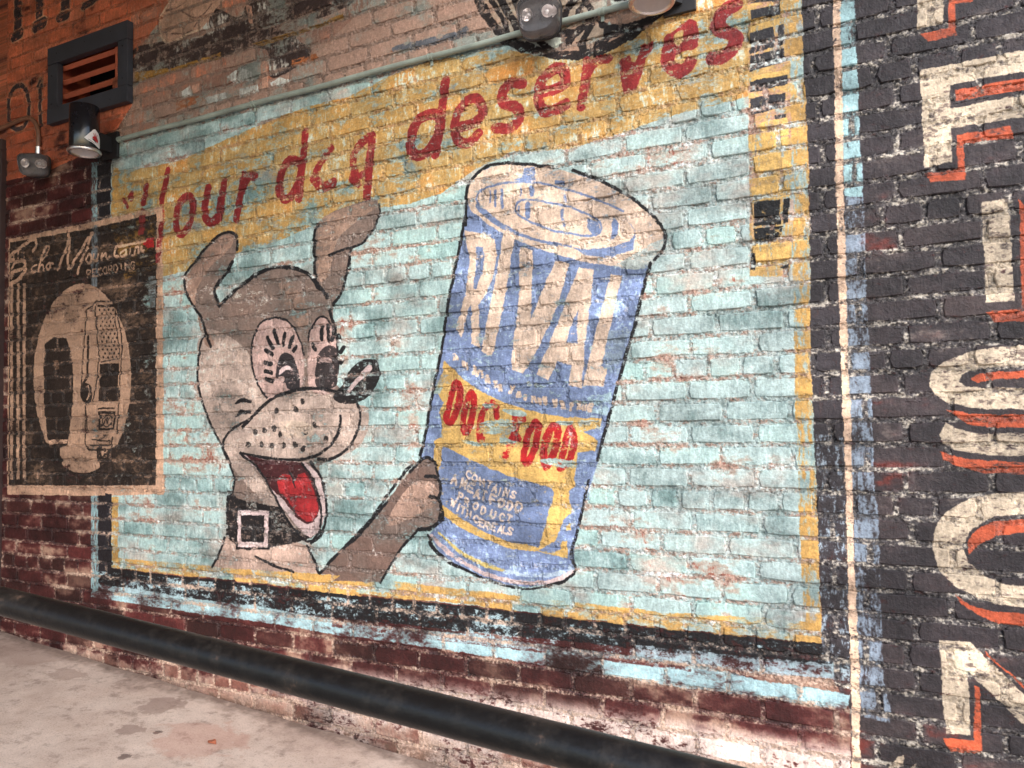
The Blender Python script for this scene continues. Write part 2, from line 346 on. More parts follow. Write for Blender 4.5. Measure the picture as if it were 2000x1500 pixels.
fill(J_(T('7', (552, 400), (1130, 455), (2000, 560)), T('8', (700, 605), (2000, 760)), T('9', (870, 815), (1030, 1000), (500, 960)), T('8', (2000, 920), (700, 800)), T('7', (2000, 700), (1130, 590), (552, 490))), c(156, 180, 186), wear=.87, noise=.8*DRY+.4*FIN+.6*BLO+.4*BID, sharp=3, jw=-.4)
fill(T('f', (179, 318), (192, 316), (194, 1150), (179, 1160)), c(140, 172, 176), wear=.30, noise=DRV, jw=.3)
fill(T('f', (190, 320), (217, 318), (219, 1112), (193, 1116)), c(40, 36, 40), wear=.12, noise=DRV, jw=.4)

# --- the striped round picture at the top
a = np.linspace(0, 2*math.pi, 40, endpoint=False)
RND = T('2', *np.stack([1310+520*np.cos(a), -120+428*np.sin(a)], -1))
fill(RND, c(196, 172, 148), wear=.06, reg=5)
fill(RND, c(178, 140, 118), wear=.6, noise=BLO, sharp=3); fill(RND, c(176, 184, 172), wear=.75, noise=BID+.5*BLO, sharp=3)
stroke(RND, [15]*40, c(44, 36, 34), closed=True, wear=.22, noise=DRY)
for q, w in (([(-40, -60), (60, 100), (120, 200), (160, 320)], 10), ([(60, -60), (140, 80), (200, 180), (250, 280)], 14), ([(200, -60), (250, 40), (270, 100)], 12), ([(-60, 60), (20, 250), (100, 370)], 10), ([(120, 395), (220, 420), (310, 480)], 16), ([(350, 440), (440, 490), (560, 530), (660, 555)], 14),
             ([(470, 400), (540, 460), (640, 520)], 12), ([(860, -30), (760, 60), (720, 150)], 14), ([(910, 10), (860, 80), (840, 140)], 9), ([(910, 0), (960, 70), (1040, 170), (1090, 240)], 11), ([(1000, 150), (920, 250), (830, 320), (760, 400), (700, 450)], 16), ([(990, 240), (930, 340), (880, 430)], 12),
             ([(640, 330), (740, 330), (850, 320)], 14), ([(880, 430), (900, 500), (860, 550)], 14), ([(1090, 240), (1160, 260), (1120, 380), (1080, 430)], 16), ([(700, 550), (900, 555), (1100, 500), (1300, 400)], 12), ([(1040, 420), (1000, 480), (940, 520)], 10)):
    stroke(T('z', *q), w, c(40, 33, 33), wear=.14, noise=DRY)
fill(T('z', (1100, 280), (1170, 230), (1300, 240), (1500, 190), (1640, 100), (1760, 20), (1700, 140), (1560, 240), (1380, 400), (1310, 410), (1290, 330), (1180, 380), (1130, 420), (1080, 400)), c(38, 32, 32), wear=.12, noise=DRY)
fill(T('z', (1040, 170), (1140, 90), (1330, 40), (1400, 110), (1580, 130), (1360, 230), (1200, 240), (1110, 220)), c(190, 150, 126), sm=True, wear=.06)
fill(T('z', (1170, -40), (1330, -60), (1330, 0), (1200, 20)), c(40, 33, 33), wear=.1)

# --- lettering "Your dog deserves"
def red(crop, pts, w, wear=.12, **k): stroke(T(crop, *pts), w, RED, wear=wear, noise=.8*DRY+.4*FIN, sharp=4, jw=.5, **k)
red('1', [(690, 1115), (713, 1155)], 8); red('1', [(722, 1105), (742, 1075), (735, 1118)], 8)
red('1', [(818, 1040), (802, 1130)], 15); red('1', [(940, 950), (918, 1060), (905, 1110)], 14); red('1', [(905, 1110), (903, 1300), (885, 1490)], 12, .35)
red('1', [(795, 1180), (797, 1300)], 12, .4); red('1', [(838, 1340), (836, 1362)], 22, .15)
red('1', [(1058, 1095), (1005, 1130), (985, 1215), (995, 1290), (1025, 1305), (1062, 1245), (1080, 1150)], 15, .12, closed=True)
red('1', [(1165, 1050), (1148, 1140), (1150, 1215), (1185, 1240), (1228, 1180), (1252, 1020)], 17); red('1', [(1252, 1015), (1235, 1110), (1215, 1225)], 17)
red('1', [(1362, 980), (1342, 1100), (1322, 1222)], 17); red('1', [(1345, 1070), (1388, 990), (1425, 985)], 17)
red('1', [(1708, 735), (1692, 900), (1680, 1000), (1668, 1110)], 17, .16); red('1', [(1685, 925), (1615, 895), (1570, 975), (1562, 1070), (1598, 1115), (1650, 1060)], 18, .10, closed=True)
red('1', [(1850, 830), (1785, 920), (1755, 1010)], 16, .50); red('1', [(1755, 1000), (1800, 1045), (1860, 1020)], 20, .25); red('1', [(1985, 960), (1965, 1000), (2000, 1030)], 14, .3)
red('2', [(205, 760), (135, 830), (115, 930), (140, 995)], 16, .38); red('2', [(140, 990), (185, 950), (215, 830)], 14, .4); red('2', [(222, 760), (210, 900), (190, 1100)], 18, .14)
red('2', [(575, 640), (480, 670), (438, 775), (445, 855), (500, 865), (565, 800), (605, 690)], 21, .08, closed=True); red('2', [(632, 450), (612, 600), (592, 760), (575, 860)], 19, .06)
red('2', [(690, 715), (780, 690), (835, 640), (815, 560), (760, 555), (700, 630), (680, 725), (712, 795), (765, 795), (815, 745)], 19, .10)
red('2', [(1058, 468), (985, 470), (945, 530), (965, 580), (1030, 605), (1040, 660), (990, 715), (912, 715)], 21, .10)
red('2', [(1160, 520), (1250, 495), (1300, 460), (1285, 390), (1230, 390), (1165, 460), (1150, 560), (1180, 620), (1240, 615), (1302, 585)], 22, .14)
red('2', [(1422, 345), (1408, 470), (1388, 595)], 19, .28); red('2', [(1412, 430), (1470, 345), (1535, 330)], 18, .3)
fill(T('v', (190, 735), (320, 670), (335, 750), (380, 750), (450, 560), (600, 500), (580, 600), (520, 700), (400, 1095), (235, 1150), (205, 1000)), RED, wear=.13, noise=.8*DRY+.4*FIN, jw=.5)
fill(T('v', (720, 520), (760, 440), (830, 400), (960, 300), (1060, 245), (1130, 280), (1155, 380), (1150, 500), (1135, 590), (960, 640), (870, 680), (880, 750), (940, 790), (1010, 700), (1130, 740), (1080, 860), (940, 960), (860, 960), (760, 900), (700, 800), (690, 650)), RED, sm=True, wear=.12, noise=.8*DRY+.4*FIN, jw=.5)
fill(T('v', (880, 560), (850, 460), (890, 400), (975, 370), (970, 440), (930, 540)), c(196, 160, 96), sm=True, wear=.08)
fill(T('v', (1690, 20), (1600, -10), (1470, 40), (1370, 140), (1310, 270), (1290, 350), (1340, 430), (1440, 470), (1510, 500), (1490, 570), (1400, 625), (1270, 640), (1240, 760), (1300, 800), (1480, 770), (1620, 660), (1690, 520), (1690, 420), (1610, 340), (1500, 300), (1500, 230), (1570, 180), (1670, 110)), RED, sm=True, wear=.07, noise=.8*DRY+.4*FIN, jw=.5)

# --- the can
CAN = J_(T('2', (745, 1060)), T('5', (710, 0), (645, 280), (605, 560), (560, 790), (500, 1150), (560, 1300)), T('8', (580, 140), (540, 200), (600, 300), (720, 380), (850, 440), (960, 475), (1080, 490), (1200, 475), (1300, 430), (1352, 385), (1345, 300), (1385, 100)), T('5', (1400, 1440), (1480, 1170), (1580, 750), (1670, 460), (1770, 60)), T('2', (1790, 1460), (1855, 1310), (1740, 1150), (1450, 990), (1050, 912), (850, 940)))
fill(CAN, CBLUE, wear=.05, noise=.8*DRY+.4*BLO, jw=.3, reg=7)
fill(CAN, c(140, 158, 206), wear=.82, noise=.7*DRY+.6*BLO, sharp=3); fill(CAN, c(178, 200, 208), wear=.93, noise=.6*DRV+.6*DRY+.4*BLO, sharp=4)
fill(T('5', (1480, 450), (1660, 440), (1590, 700), (1520, 640)), c(150, 168, 186), wear=.45); fill(T('5', (1420, 820), (1560, 790), (1530, 920), (1440, 900)), c(168, 196, 206), wear=.35)
fill(T('5', (1370, 1130), (1490, 1110), (1430, 1400), (1360, 1500), (1340, 1300)), c(150, 170, 208), wear=.55)
LID = T('2', (752, 1080), (780, 1005), (850, 948), (950, 920), (1050, 922), (1250, 948), (1450, 1000), (1600, 1070), (1740, 1160), (1815, 1230), (1845, 1310), (1830, 1395), (1760, 1470), (1650, 1490), (1450, 1470), (1250, 1420), (1050, 1350), (880, 1260), (770, 1170))
fill(LID, CREAM, sm=True, wear=.06, noise=.7*DRY+.5*BLO)
fill(T('2', (1550, 1500), (1680, 1420), (1850, 1330), (1840, 1420), (1760, 1490), (1640, 1510)), c(196, 206, 200), sm=True, wear=.35)
def blu(p, w, crop='2', **k): stroke(T(crop, *p), w, CBLUE, wear=.08, **k)
blu([(800, 1110), (830, 1060), (920, 1030), (1050, 1018), (1200, 1030), (1400, 1085), (1560, 1150), (1620, 1180)], 4)
blu([(800, 1110), (840, 1180), (960, 1270), (1150, 1340), (1330, 1375)], 4); blu([(805, 1150), (860, 1200), (960, 1270), (1080, 1320), (1250, 1370)], [6, 12, 9, 6, 5])
fill(T('2', (740, 1200), (800, 1195), (900, 1290), (1050, 1370), (1250, 1425), (1450, 1470), (1700, 1510), (1500, 1560), (1000, 1500), (740, 1420)), CBLUE, wear=.06)
fill(T('2', (1640, 1230), (1690, 1290), (1660, 1350), (1540, 1380), (1430, 1390), (1420, 1420), (1560, 1430), (1680, 1400), (1690, 1320), (1680, 1270)), CBLUE, wear=.12)
fill(T('2', (1340, 1380), (1500, 1400), (1640, 1390), (1560, 1440), (1420, 1430)), CBLUE, wear=.1)
fill(T('2', (1560, 1210), (1600, 1250), (1590, 1310), (1540, 1350), (1560, 1290)), CBLUE, wear=.1)
blu([(1020, 1180), (1040, 1125), (1110, 1115), (1300, 1150), (1440, 1205), (1500, 1260), (1470, 1310), (1360, 1310), (1230, 1285), (1100, 1235)], 4, closed=True)
fill(T('2', (1420, 1215), (1480, 1240), (1500, 1290), (1450, 1310), (1420, 1270)), CBLUE, wear=.1)
fill(T('2', (1070, 935), (1130, 935), (1130, 1010), (1065, 1015), (1010, 1005), (1060, 990)), CBLUE, wear=.1); fill(T('2', (1245, 1005), (1300, 1010), (1290, 1035), (1245, 1025)), CBLUE, wear=.1)
for p, w in (([(877, 1065), (880, 1130)], 3), ([(906, 1065), (908, 1150)], 5), ([(942, 1062), (946, 1160)], 6), ([(1052, 1050), (1050, 1090)], 3), ([(1110, 1048), (1112, 1085)], 9), ([(1040, 1150), (1036, 1190)], 4), ([(1088, 1140), (1090, 1205)], 10), ([(1296, 1085), (1300, 1130)], 4), ([(1282, 1175), (1288, 1260)], 6)): blu(p, w)
def crm(p, **k): fill(T('5', *p), CREAM, wear=.03, noise=.7*DRY+.5*BLO, jw=.35, **k)
crm([(735, -110), (800, -105), (850, -95), (905, -60), (918, 40), (895, 150), (860, 240), (815, 300), (822, 545), (775, 520), (772, 300), (752, 330), (720, 485), (688, 440), (735, 250), (765, 60)])
fill(T('5', (800, -30), (840, -20), (850, 40), (835, 130), (800, 215), (785, 205), (800, 80)), CBLUE, wear=.1)
crm([(950, -95), (1012, -85), (985, 120), (940, 380), (888, 590), (828, 560), (880, 300), (925, 80)])
crm([(1045, -20), (1118, -5), (1112, 200), (1105, 380), (1170, 220), (1245, 50), (1322, 70), (1262, 290), (1150, 540), (1090, 640), (1062, 685), (998, 660), (1010, 480), (1040, 250)])
crm([(1375, 92), (1458, 102), (1440, 300), (1408, 520), (1388, 765), (1315, 750), (1335, 640), (1255, 615), (1205, 722), (1138, 690), (1230, 470), (1310, 260)])
fill(T('5', (1372, 330), (1365, 520), (1300, 515), (1340, 400)), CBLUE, wear=.1)
crm([(1552, 132), (1616, 138), (1560, 380), (1500, 640), (1532, 660), (1512, 755), (1394, 750), (1440, 560), (1500, 330)])
# arc of small worn letters
for x, y, w_, h_ in ((310, 185, 55, 70), (365, 255, 45, 60), (415, 275, 40, 75), (475, 310, 45, 85), (520, 345, 40, 60), (555, 355, 45, 70), (610, 405, 55, 90), (695, 450, 45, 70), (735, 490, 40, 60), (845, 505, 60, 80), (920, 550, 45, 60), (985, 580, 40, 60), (1065, 600, 50, 60), (1120, 615, 35, 60), (1165, 610, 50, 85), (1265, 640, 60, 85), (1345, 660, 60, 85), (1430, 670, 35, 90), (1500, 660, 45, 90), (1560, 680, 50, 70), (1615, 680, 40, 90)):
    for _ in range(3):
        ax, ay = x+lrng.uniform(-.5, .5)*w_, y-h_*.4; bx, by = x+lrng.uniform(-.5, .5)*w_, y+h_*.4
        stroke(T('k', (ax, ay), ((ax+bx)/2+lrng.uniform(-8, 8), y), (bx, by)), 4.6, CREAM, wear=.15)
dots(T('k', (1015, 445), (1085, 462)), 5, c(190, 200, 190), wear=.3)
# yellow label band
fill(J_(T('5', (625, 612), (700, 690), (800, 768), (900, 820), (1000, 860), (1150, 903), (1300, 928), (1500, 935), (1495, 985), (1400, 1010), (1480, 1060), (1465, 1115), (1370, 1125), (1350, 1270), (1355, 1310), (1320, 1340), (1330, 1420)), T('8', (1330, 20), (1340, 70), (1290, 120), (1240, 240), (1310, 235), (1315, 330), (1150, 290), (1000, 280), (850, 225), (700, 150), (605, 80), (605, 40)), T('5', (600, 1400), (595, 1250), (580, 1205), (565, 1190), (568, 1060), (610, 1040), (605, 940), (590, 900), (620, 850), (590, 800), (580, 760), (600, 720))),
     YEL2*.97, wear=.06, noise=.6*DRY+.6*BLO, jw=.3)
fill(T('5', (590, 720), (620, 740), (600, 800), (560, 800)), c(170, 190, 180), wear=.3)
fill(T('5', (1370, 940), (1500, 950), (1490, 1000), (1380, 1010)), c(190, 200, 190), wear=.6)
fill(J_(T('5', (612, 1090), (680, 1120), (800, 1180), (1000, 1262), (1222, 1322), (1238, 1350), (1225, 1420)), T('8', (1215, 40), (1195, 120), (1152, 268), (1000, 242), (850, 185), (720, 110), (615, 30)), T('5', (600, 1400), (590, 1270))), CBLUE*.98, wear=.04, noise=DRY, jw=.3)
fill(T('8', (1150, 285), (1250, 230), (1290, 190), (1270, 280), (1220, 300)), CBLUE, wear=.1)
fill(T('8', (1300, 150), (1320, 130), (1330, 170), (1305, 175)), YEL2, wear=.1)
# DOG FOOD
def rd(p, w, wear=.12, closed=False): stroke(T('k', *p), w, c(184, 32, 34), wear=wear, noise=.8*DRY+.4*FIN, jw=.35, closed=closed)
rd([(300, 440), (255, 600), (225, 720), (215, 790), (255, 825), (300, 740), (335, 620), (345, 500)], 14, .12, True)
rd([(445, 545), (405, 640), (385, 760), (375, 870), (405, 915), (450, 840), (475, 700), (480, 580)], 14, .22, True)
rd([(700, 760), (690, 660), (630, 640), (570, 720), (545, 850), (540, 980), (560, 990)], 14, .38)
rd([(960, 790), (890, 770), (880, 830)], 14, .35); rd([(890, 790), (870, 960), (810, 1080), (790, 1170)], 15, .35); rd([(870, 930), (920, 980)], 14, .3)
rd([(1080, 830), (1020, 930), (980, 1070), (965, 1180), (1000, 1220), (1060, 1120), (1100, 980), (1115, 870)], 14, .06, True)
rd([(1250, 865), (1200, 960), (1165, 1090), (1170, 1220), (1200, 1250), (1250, 1150), (1290, 1000), (1300, 890)], 15, .12, True)
rd([(1420, 880), (1380, 1000), (1350, 1130), (1320, 1250)], 14, .25); rd([(1420, 880), (1460, 960), (1450, 1090), (1400, 1220), (1320, 1270)], 14, .25)
for q in ([(560, 820), (860, 800), (880, 900), (700, 940), (560, 920)], [(380, 1000), (700, 1030), (740, 960), (800, 980), (900, 1020), (700, 1050), (480, 1050)], [(1120, 1190), (1300, 1180), (1480, 1210), (1460, 1270), (1250, 1250)], [(760, 700), (960, 710), (990, 760), (860, 760)], [(1280, 820), (1450, 810), (1420, 850), (1330, 850)], [(560, 650), (660, 640), (700, 680), (600, 690)]):
    fill(T('k', *q), c(170, 190, 182), sm=True, wear=.36, noise=.9*DRY+.4*BLO, sharp=5)
# small label lettering
GL = {'C': [[(1, .15), (.5, 0), (0, .3), (0, .7), (.5, 1), (1, .85)]], 'O': [[(.5, 0), (0, .3), (0, .7), (.5, 1), (1, .7), (1, .3), (.5, 0)]], 'N': [[(0, 1), (0, 0), (1, 1), (1, 0)]], 'T': [[(0, 0), (1, 0)], [(.5, 0), (.5, 1)]],
      'A': [[(0, 1), (.5, 0), (1, 1)], [(.2, .65), (.8, .65)]], 'I': [[(.5, 0), (.5, 1)]], 'S': [[(1, .12), (.5, 0), (.05, .2), (.3, .45), (.8, .6), (.95, .82), (.5, 1), (0, .88)]], 'M': [[(0, 1), (.1, 0), (.5, .7), (.9, 0), (1, 1)]],
      'E': [[(1, 0), (0, 0), (0, 1), (1, 1)], [(0, .5), (.8, .5)]], 'F': [[(1, 0), (0, 0), (0, 1)], [(0, .5), (.8, .5)]], 'D': [[(0, 0), (0, 1), (.6, .95), (1, .6), (1, .4), (.6, .05), (0, 0)]], 'P': [[(0, 1), (0, 0), (.8, .05), (1, .25), (.8, .5), (0, .55)]],
      'R': [[(0, 1), (0, 0), (.8, .05), (1, .25), (.8, .5), (0, .55)], [(.4, .55), (1, 1)]], 'U': [[(0, 0), (0, .75), (.5, 1), (1, .75), (1, 0)]], 'W': [[(0, 0), (.25, 1), (.5, .35), (.75, 1), (1, 0)]], 'H': [[(0, 0), (0, 1)], [(1, 0), (1, 1)], [(0, .5), (1, .5)]],
      'L': [[(0, 0), (0, 1), (1, 1)]], 'G': [[(1, .15), (.5, 0), (0, .3), (0, .7), (.5, 1), (1, .8), (1, .55), (.6, .55)]]}
def letter(ch, cx, cy, w, h, xd, yd, crop, sw, col, wear):
    for st in GL[ch]:
        p = [(cx + (u-.5)*w*xd[0] + (v-.5)*h*yd[0], cy + (u-.5)*w*xd[1] + (v-.5)*h*yd[1]) for u, v in st]
        stroke(T(crop, *p), sw, col, sm=ch in 'COSUGD' and len(st) > 4, wear=wear)
XD, YD = (.94, .36), (-.22, .98)
for word in ([('C', 480, 165), ('O', 552, 208), ('N', 632, 255), ('T', 722, 290), ('A', 792, 335), ('I', 852, 370), ('N', 930, 395), ('S', 1020, 415)], [('P', 370, 430), ('R', 445, 497), ('O', 560, 550), ('D', 655, 600), ('U', 770, 650), ('C', 880, 685), ('T', 970, 705)],
             [('W', 285, 512), ('I', 345, 570), ('T', 400, 605), ('H', 468, 655), ('C', 560, 710), ('E', 625, 752), ('R', 690, 785), ('E', 775, 800), ('A', 862, 828), ('L', 925, 845), ('S', 985, 855)]):
    for i, (ch, x, y) in enumerate(word): letter(ch, x, y, 52, 84, XD, YD, 't', 3.9, c(240, 214, 196), .03 + .008*i)
for ch, x, y, w_ in (('A', 300, 225, .5), ('M', 410, 275, .12), ('E', 500, 325, .3), ('A', 578, 400, .3), ('T', 660, 425, .2), ('F', 772, 472, .1), ('O', 868, 515, .1), ('O', 972, 548, .1), ('D', 1082, 570, .15)):
    letter(ch, x, y, 62, 104, XD, YD, 't', 4.8, c(240, 214, 196), w_*.5)
stroke(T('8', (552, 205), (650, 295), (800, 392), (1000, 458), (1200, 462), (1335, 405)), 8, PINK, wear=.12); stroke(T('8', (590, 185), (720, 300), (850, 365), (960, 400)), [3, 7, 9, 4], c(212, 186, 108), wear=.1)
stroke(T('8', (960, 405), (1100, 420), (1250, 415), (1350, 370)), 9, c(178, 196, 212), wear=.4)
def blk(p, w, crop, wear=.18, **k): stroke(T(crop, *p), w, BLACK, wear=wear*.6, noise=.5*DRY+.8*FIN, sharp=4, jw=.5, **k)
blk([(745, 1260), (748, 1060), (790, 990), (860, 930), (960, 912), (1060, 915), (1250, 935)], 6, '2', .12); blk([(1340, 950), (1500, 1010), (1640, 1085), (1740, 1160), (1800, 1220), (1850, 1300), (1850, 1380), (1800, 1450)], 6, '2', .25)
blk([(745, 1160), (735, 1240), (700, 1420), (680, 1500)], 6, '2'); blk([(695, 50), (650, 270), (612, 540), (565, 760), (530, 960), (490, 1160)], 6.5, '5', .2); blk([(1775, 70), (1740, 190), (1690, 400), (1620, 640), (1570, 820), (1500, 1080), (1475, 1170)], 6.5, '5', .25); blk([(1430, 1280), (1400, 1420), (1380, 1500)], 6, '5', .3)
blk([(1400, 40), (1360, 200), (1330, 320), (1358, 390), (1300, 450), (1180, 490)], 6, '8', .3); blk([(535, 200), (560, 270), (650, 345), (760, 405), (880, 455), (980, 485), (1080, 500), (1180, 490)], [5, 9, 8, 6, 5, 4, 4, 4], '8', .12)

# --- the dog
HEAD = J_(T('f', (360, 552), (378, 516), (400, 488), (422, 464), (442, 454), (462, 460), (464, 486), (456, 514), (438, 538), (422, 562), (425, 584), (430, 597)), T('4', (1330, 210), (1450, 120), (1570, 85), (1690, 110), (1770, 180)), T('f', (616, 545), (612, 470), (621, 437), (655, 412), (700, 394), (738, 388), (742, 418), (722, 460), (702, 480), (686, 490), (680, 525), (667, 570), (650, 598)),
          T('4', (1870, 420), (1890, 560), (1880, 740), (1920, 800), (2000, 860)), T('5', (140, 850), (155, 900), (145, 990), (100, 1080), (40, 1140), (-30, 1165)), T('4', (1780, 1200), (1815, 1380)), T('7', (1820, 60), (1790, 180), (1740, 215), (1500, 270), (1270, 200)), T('4', (1265, 1450), (1280, 1370), (1308, 1300), (1290, 1200), (1240, 1090), (1190, 990), (1150, 900), (1120, 800), (1105, 700), (1110, 560), (1145, 440)), T('f', (400, 642), (390, 616), (378, 598), (366, 576)))
DN = .7*DRY+.6*BLO
fill(HEAD, DOGD, wear=.04, noise=DN, reg=7)
fill(HEAD, c(120, 97, 86), wear=.78, noise=.7*BLO+.4*BID, sharp=2.5)
fill(T('4', (1110, 500), (1200, 440), (1380, 560), (1460, 760), (1560, 800), (1800, 770), (1990, 850), (2060, 900), (2030, 1060), (1900, 1150), (1700, 1180), (1400, 1150), (1480, 1300), (1620, 1500), (1780, 1700), (1640, 1560), (1400, 1330), (1300, 1200), (1190, 990), (1120, 800)), DOGL, sm=True, wear=.10, noise=DN)
fill(T('e', (660, 520), (760, 400), (900, 220), (1050, 100), (1130, 140), (1090, 240), (900, 420), (780, 620), (760, 760), (800, 900), (950, 1150), (860, 1160), (760, 840), (680, 680)), c(166, 132, 114), sm=True, wear=.2, noise=DN)
fill(T('f', (624, 440), (660, 412), (720, 395), (736, 405), (700, 430), (660, 470), (640, 540), (622, 540)), c(176, 142, 122), sm=True, wear=.3, noise=DN)
fill(T('4', (1560, 180), (1650, 200), (1720, 330), (1700, 440), (1620, 360)), c(166, 134, 116), sm=True, wear=.3, noise=DN)
fill(HEAD, c(196, 190, 178), wear=.985, noise=.8*DRY+.7*BLO, sharp=5)
NECK = T('7', (1268, 205), (1186, 375), (1300, 388), (1640, 405), (1785, 412), (1720, 262), (1650, 232), (1500, 270))
fill(NECK, c(186, 156, 140), wear=.10, noise=DN, reg=7)
fill(T('7', (1262, 20), (1270, -60), (1330, 0), (1560, 40), (1640, 160), (1745, 215), (1640, 242), (1500, 272), (1400, 285), (1330, 272), (1262, 205)), c(34, 30, 30), wear=.26, noise=.9*DRY+.4*FIN+.3*BLO, sharp=4)
stroke(T('7', (1335, 75), (1490, 78), (1486, 256), (1340, 250)), 9.5, PINK, sm=False, closed=True, wear=.14); stroke(T('7', (1318, 55), (1508, 58), (1504, 275), (1322, 272)), 4, BLACK, sm=False, closed=True, wear=.15)
stroke(T('7', (1355, 95), (1470, 98), (1466, 235), (1360, 232)), 4, BLACK, sm=False, closed=True, wear=.12)
ARM = J_(T('5', (430, 1230), (480, 1182), (530, 1155), (572, 1180), (592, 1240), (604, 1320), (592, 1375), (610, 1440), (612, 1490)), T('8', (600, 90), (580, 140), (540, 162), (480, 168), (390, 262), (310, 390), (265, 465), (0, 455)), T('7', (1900, 428), (1788, 412), (2000, 200)), T('8', (310, 0)))
fill(ARM, DOGD, wear=.06, noise=DN, reg=7); fill(ARM, c(112, 88, 78), wear=.55, noise=.8*BLO+.5*BID, sharp=2.5)
fill(T('5', (440, 1300), (560, 1300), (590, 1400), (420, 1500), (300, 1520)), c(176, 142, 124), sm=True, wear=.25, noise=DN)
blk([(1258, 215), (1230, 290), (1188, 375)], 5, '7'); blk([(1430, 320), (1520, 365), (1640, 405)], 5, '7'); blk([(1715, 262), (1750, 330), (1782, 410)], 6, '7'); blk([(1785, 412), (1900, 290), (2000, 205), (2160, 20)], 6, '7')
blk([(305, 15), (160, 170), (0, 335)], 5, '8'); blk([(480, 170), (390, 265), (310, 390), (268, 465)], 5, '8'); blk([(440, 1192), (330, 1330), (215, 1500)], 6, '5'); blk([(432, 1232), (480, 1182), (530, 1155), (572, 1185), (592, 1255)], 6, '5')
blk([(520, 1258), (580, 1265), (604, 1320), (594, 1372)], 7, '5'); blk([(545, 1372), (592, 1385), (615, 1460), (612, 1500)], 7, '5'); blk([(612, 60), (596, 120), (545, 165), (485, 165)], 8, '8')
# outlines
blk([(414, 678), (404, 654), (394, 622), (378, 598), (364, 570), (361, 545), (366, 530), (384, 508), (404, 484), (424, 463), (442, 454), (458, 457), (465, 470), (464, 488)], 6, 'f', .14)
blk([(1125, 360), (1060, 470), (990, 560), (945, 640), (970, 720), (995, 790)], 8, 'e', .2); blk([(1225, 305), (1330, 210), (1450, 122), (1570, 88), (1690, 112), (1770, 182), (1825, 260)], 8, '4', .16)
blk([(1772, 1255), (1752, 1330), (1756, 1420), (1764, 1560)], 6, '1', .2); blk([(1760, -60), (1760, 170), (1790, 215)], 6, '4', .2); blk([(262, 1140), (262, 1200), (205, 1315), (150, 1368), (40, 1400), (-20, 1425)], 5, '2', .2); blk([(100, 1390), (95, 1500)], 6, '2')
blk([(100, 0), (85, 100), (50, 230), (0, 305)], 6, '5', .25); blk([(1840, 330), (1872, 430), (1888, 560), (1885, 680), (1868, 745)], 7, '4', .2)
blk([(1148, 450), (1115, 560), (1105, 700), (1120, 800), (1150, 900), (1190, 990), (1240, 1090), (1290, 1200), (1308, 1270), (1302, 1335), (1278, 1375), (1266, 1460)], 5.5, '4', .25)
# eyes
fill(T('4', (1500, 830), (1440, 740), (1405, 620), (1410, 500), (1450, 410), (1520, 375), (1590, 385), (1640, 430), (1680, 510), (1700, 600), (1680, 770), (1580, 800)), c(196, 162, 152), sm=True, wear=.05, noise=DN)
fill(T('4', (1730, 450), (1770, 385), (1810, 370), (1850, 410), (1875, 480), (1880, 760), (1730, 770)), c(196, 162, 152), sm=True, wear=.06, noise=DN)
blk([(1490, 820), (1438, 735), (1405, 620), (1412, 500), (1452, 410), (1520, 375), (1590, 385), (1642, 432), (1682, 515), (1700, 580)], 4, '4', .2); blk([(1722, 500), (1735, 440), (1772, 385), (1812, 370), (1850, 410), (1872, 470)], 4, '4', .2)
fill(T('4', (1548, 750), (1552, 620), (1590, 568), (1640, 598), (1668, 680), (1674, 772), (1612, 772), (1590, 735)), c(54, 48, 50), sm=True, wear=.06); fill(T('4', (1768, 752), (1768, 610), (1805, 545), (1850, 530), (1885, 560), (1888, 700), (1870, 762)), c(58, 50, 50), sm=True, wear=.08)
fill(T('4', (1562, 690), (1570, 655), (1610, 640), (1640, 665), (1600, 668)), PINK, sm=True, wear=.1); fill(T('4', (1780, 610), (1810, 590), (1845, 600), (1850, 625), (1800, 622)), c(176, 146, 138), sm=True, wear=.12)
fill(T('4', (1540, 720), (1575, 700), (1590, 715), (1560, 760)), c(196, 162, 152), sm=True, wear=.1)
for a_, b_ in (((1530, 445), (1556, 515)), ((1592, 462), (1584, 522)), ((1638, 480), (1618, 535)), ((1497, 485), (1526, 542)), ((1485, 553), (1520, 577)), ((1480, 625), (1517, 630)), ((1485, 672), (1520, 682)), ((1490, 718), (1525, 728)), ((1800, 425), (1796, 490)), ((1832, 418), (1836, 500)), ((1862, 450), (1855, 500)), ((1742, 522), (1765, 550)), ((1922, 538), (1905, 566)), ((1918, 603), (1904, 626)), ((1895, 475), (1900, 495)), ((1655, 540), (1640, 560))):
    blk([a_, b_], 8.5, '4', .1)
blk([(1318, 852), (1355, 832), (1405, 842)], [3, 9, 4], '4', .1); blk([(1318, 925), (1345, 898), (1395, 903)], [3, 9, 5], '4', .1)
# muzzle, nose
blk([(1355, 985), (1395, 945), (1440, 895), (1500, 842), (1570, 802), (1690, 772), (1800, 768), (1900, 795)], 6.5, '4', .16); blk([(1390, 945), (1310, 985), (1262, 1040), (1248, 1100), (1275, 1180)], 5, '4', .2)
blk([(1345, 1130), (1450, 1148), (1600, 1166), (1740, 1152), (1830, 1100), (1890, 1010), (1905, 940)], 6, '4', .14); blk([(138, 850), (155, 900), (146, 985), (105, 1075), (45, 1138), (-20, 1163), (-80, 1160)], 6, '5', .2); blk([(44, 920), (42, 1000), (5, 1065), (-40, 1110)], 5, '5', .25)
fill(T('5', (5, 800), (50, 755), (75, 700), (125, 638), (185, 605), (245, 615), (264, 670), (250, 740), (200, 810), (140, 848), (60, 852), (15, 835)), c(40, 36, 36), sm=True, wear=.10)
stroke(T('5', (78, 800), (120, 745), (205, 655)), [6, 9, 13], PINK, wear=.08)
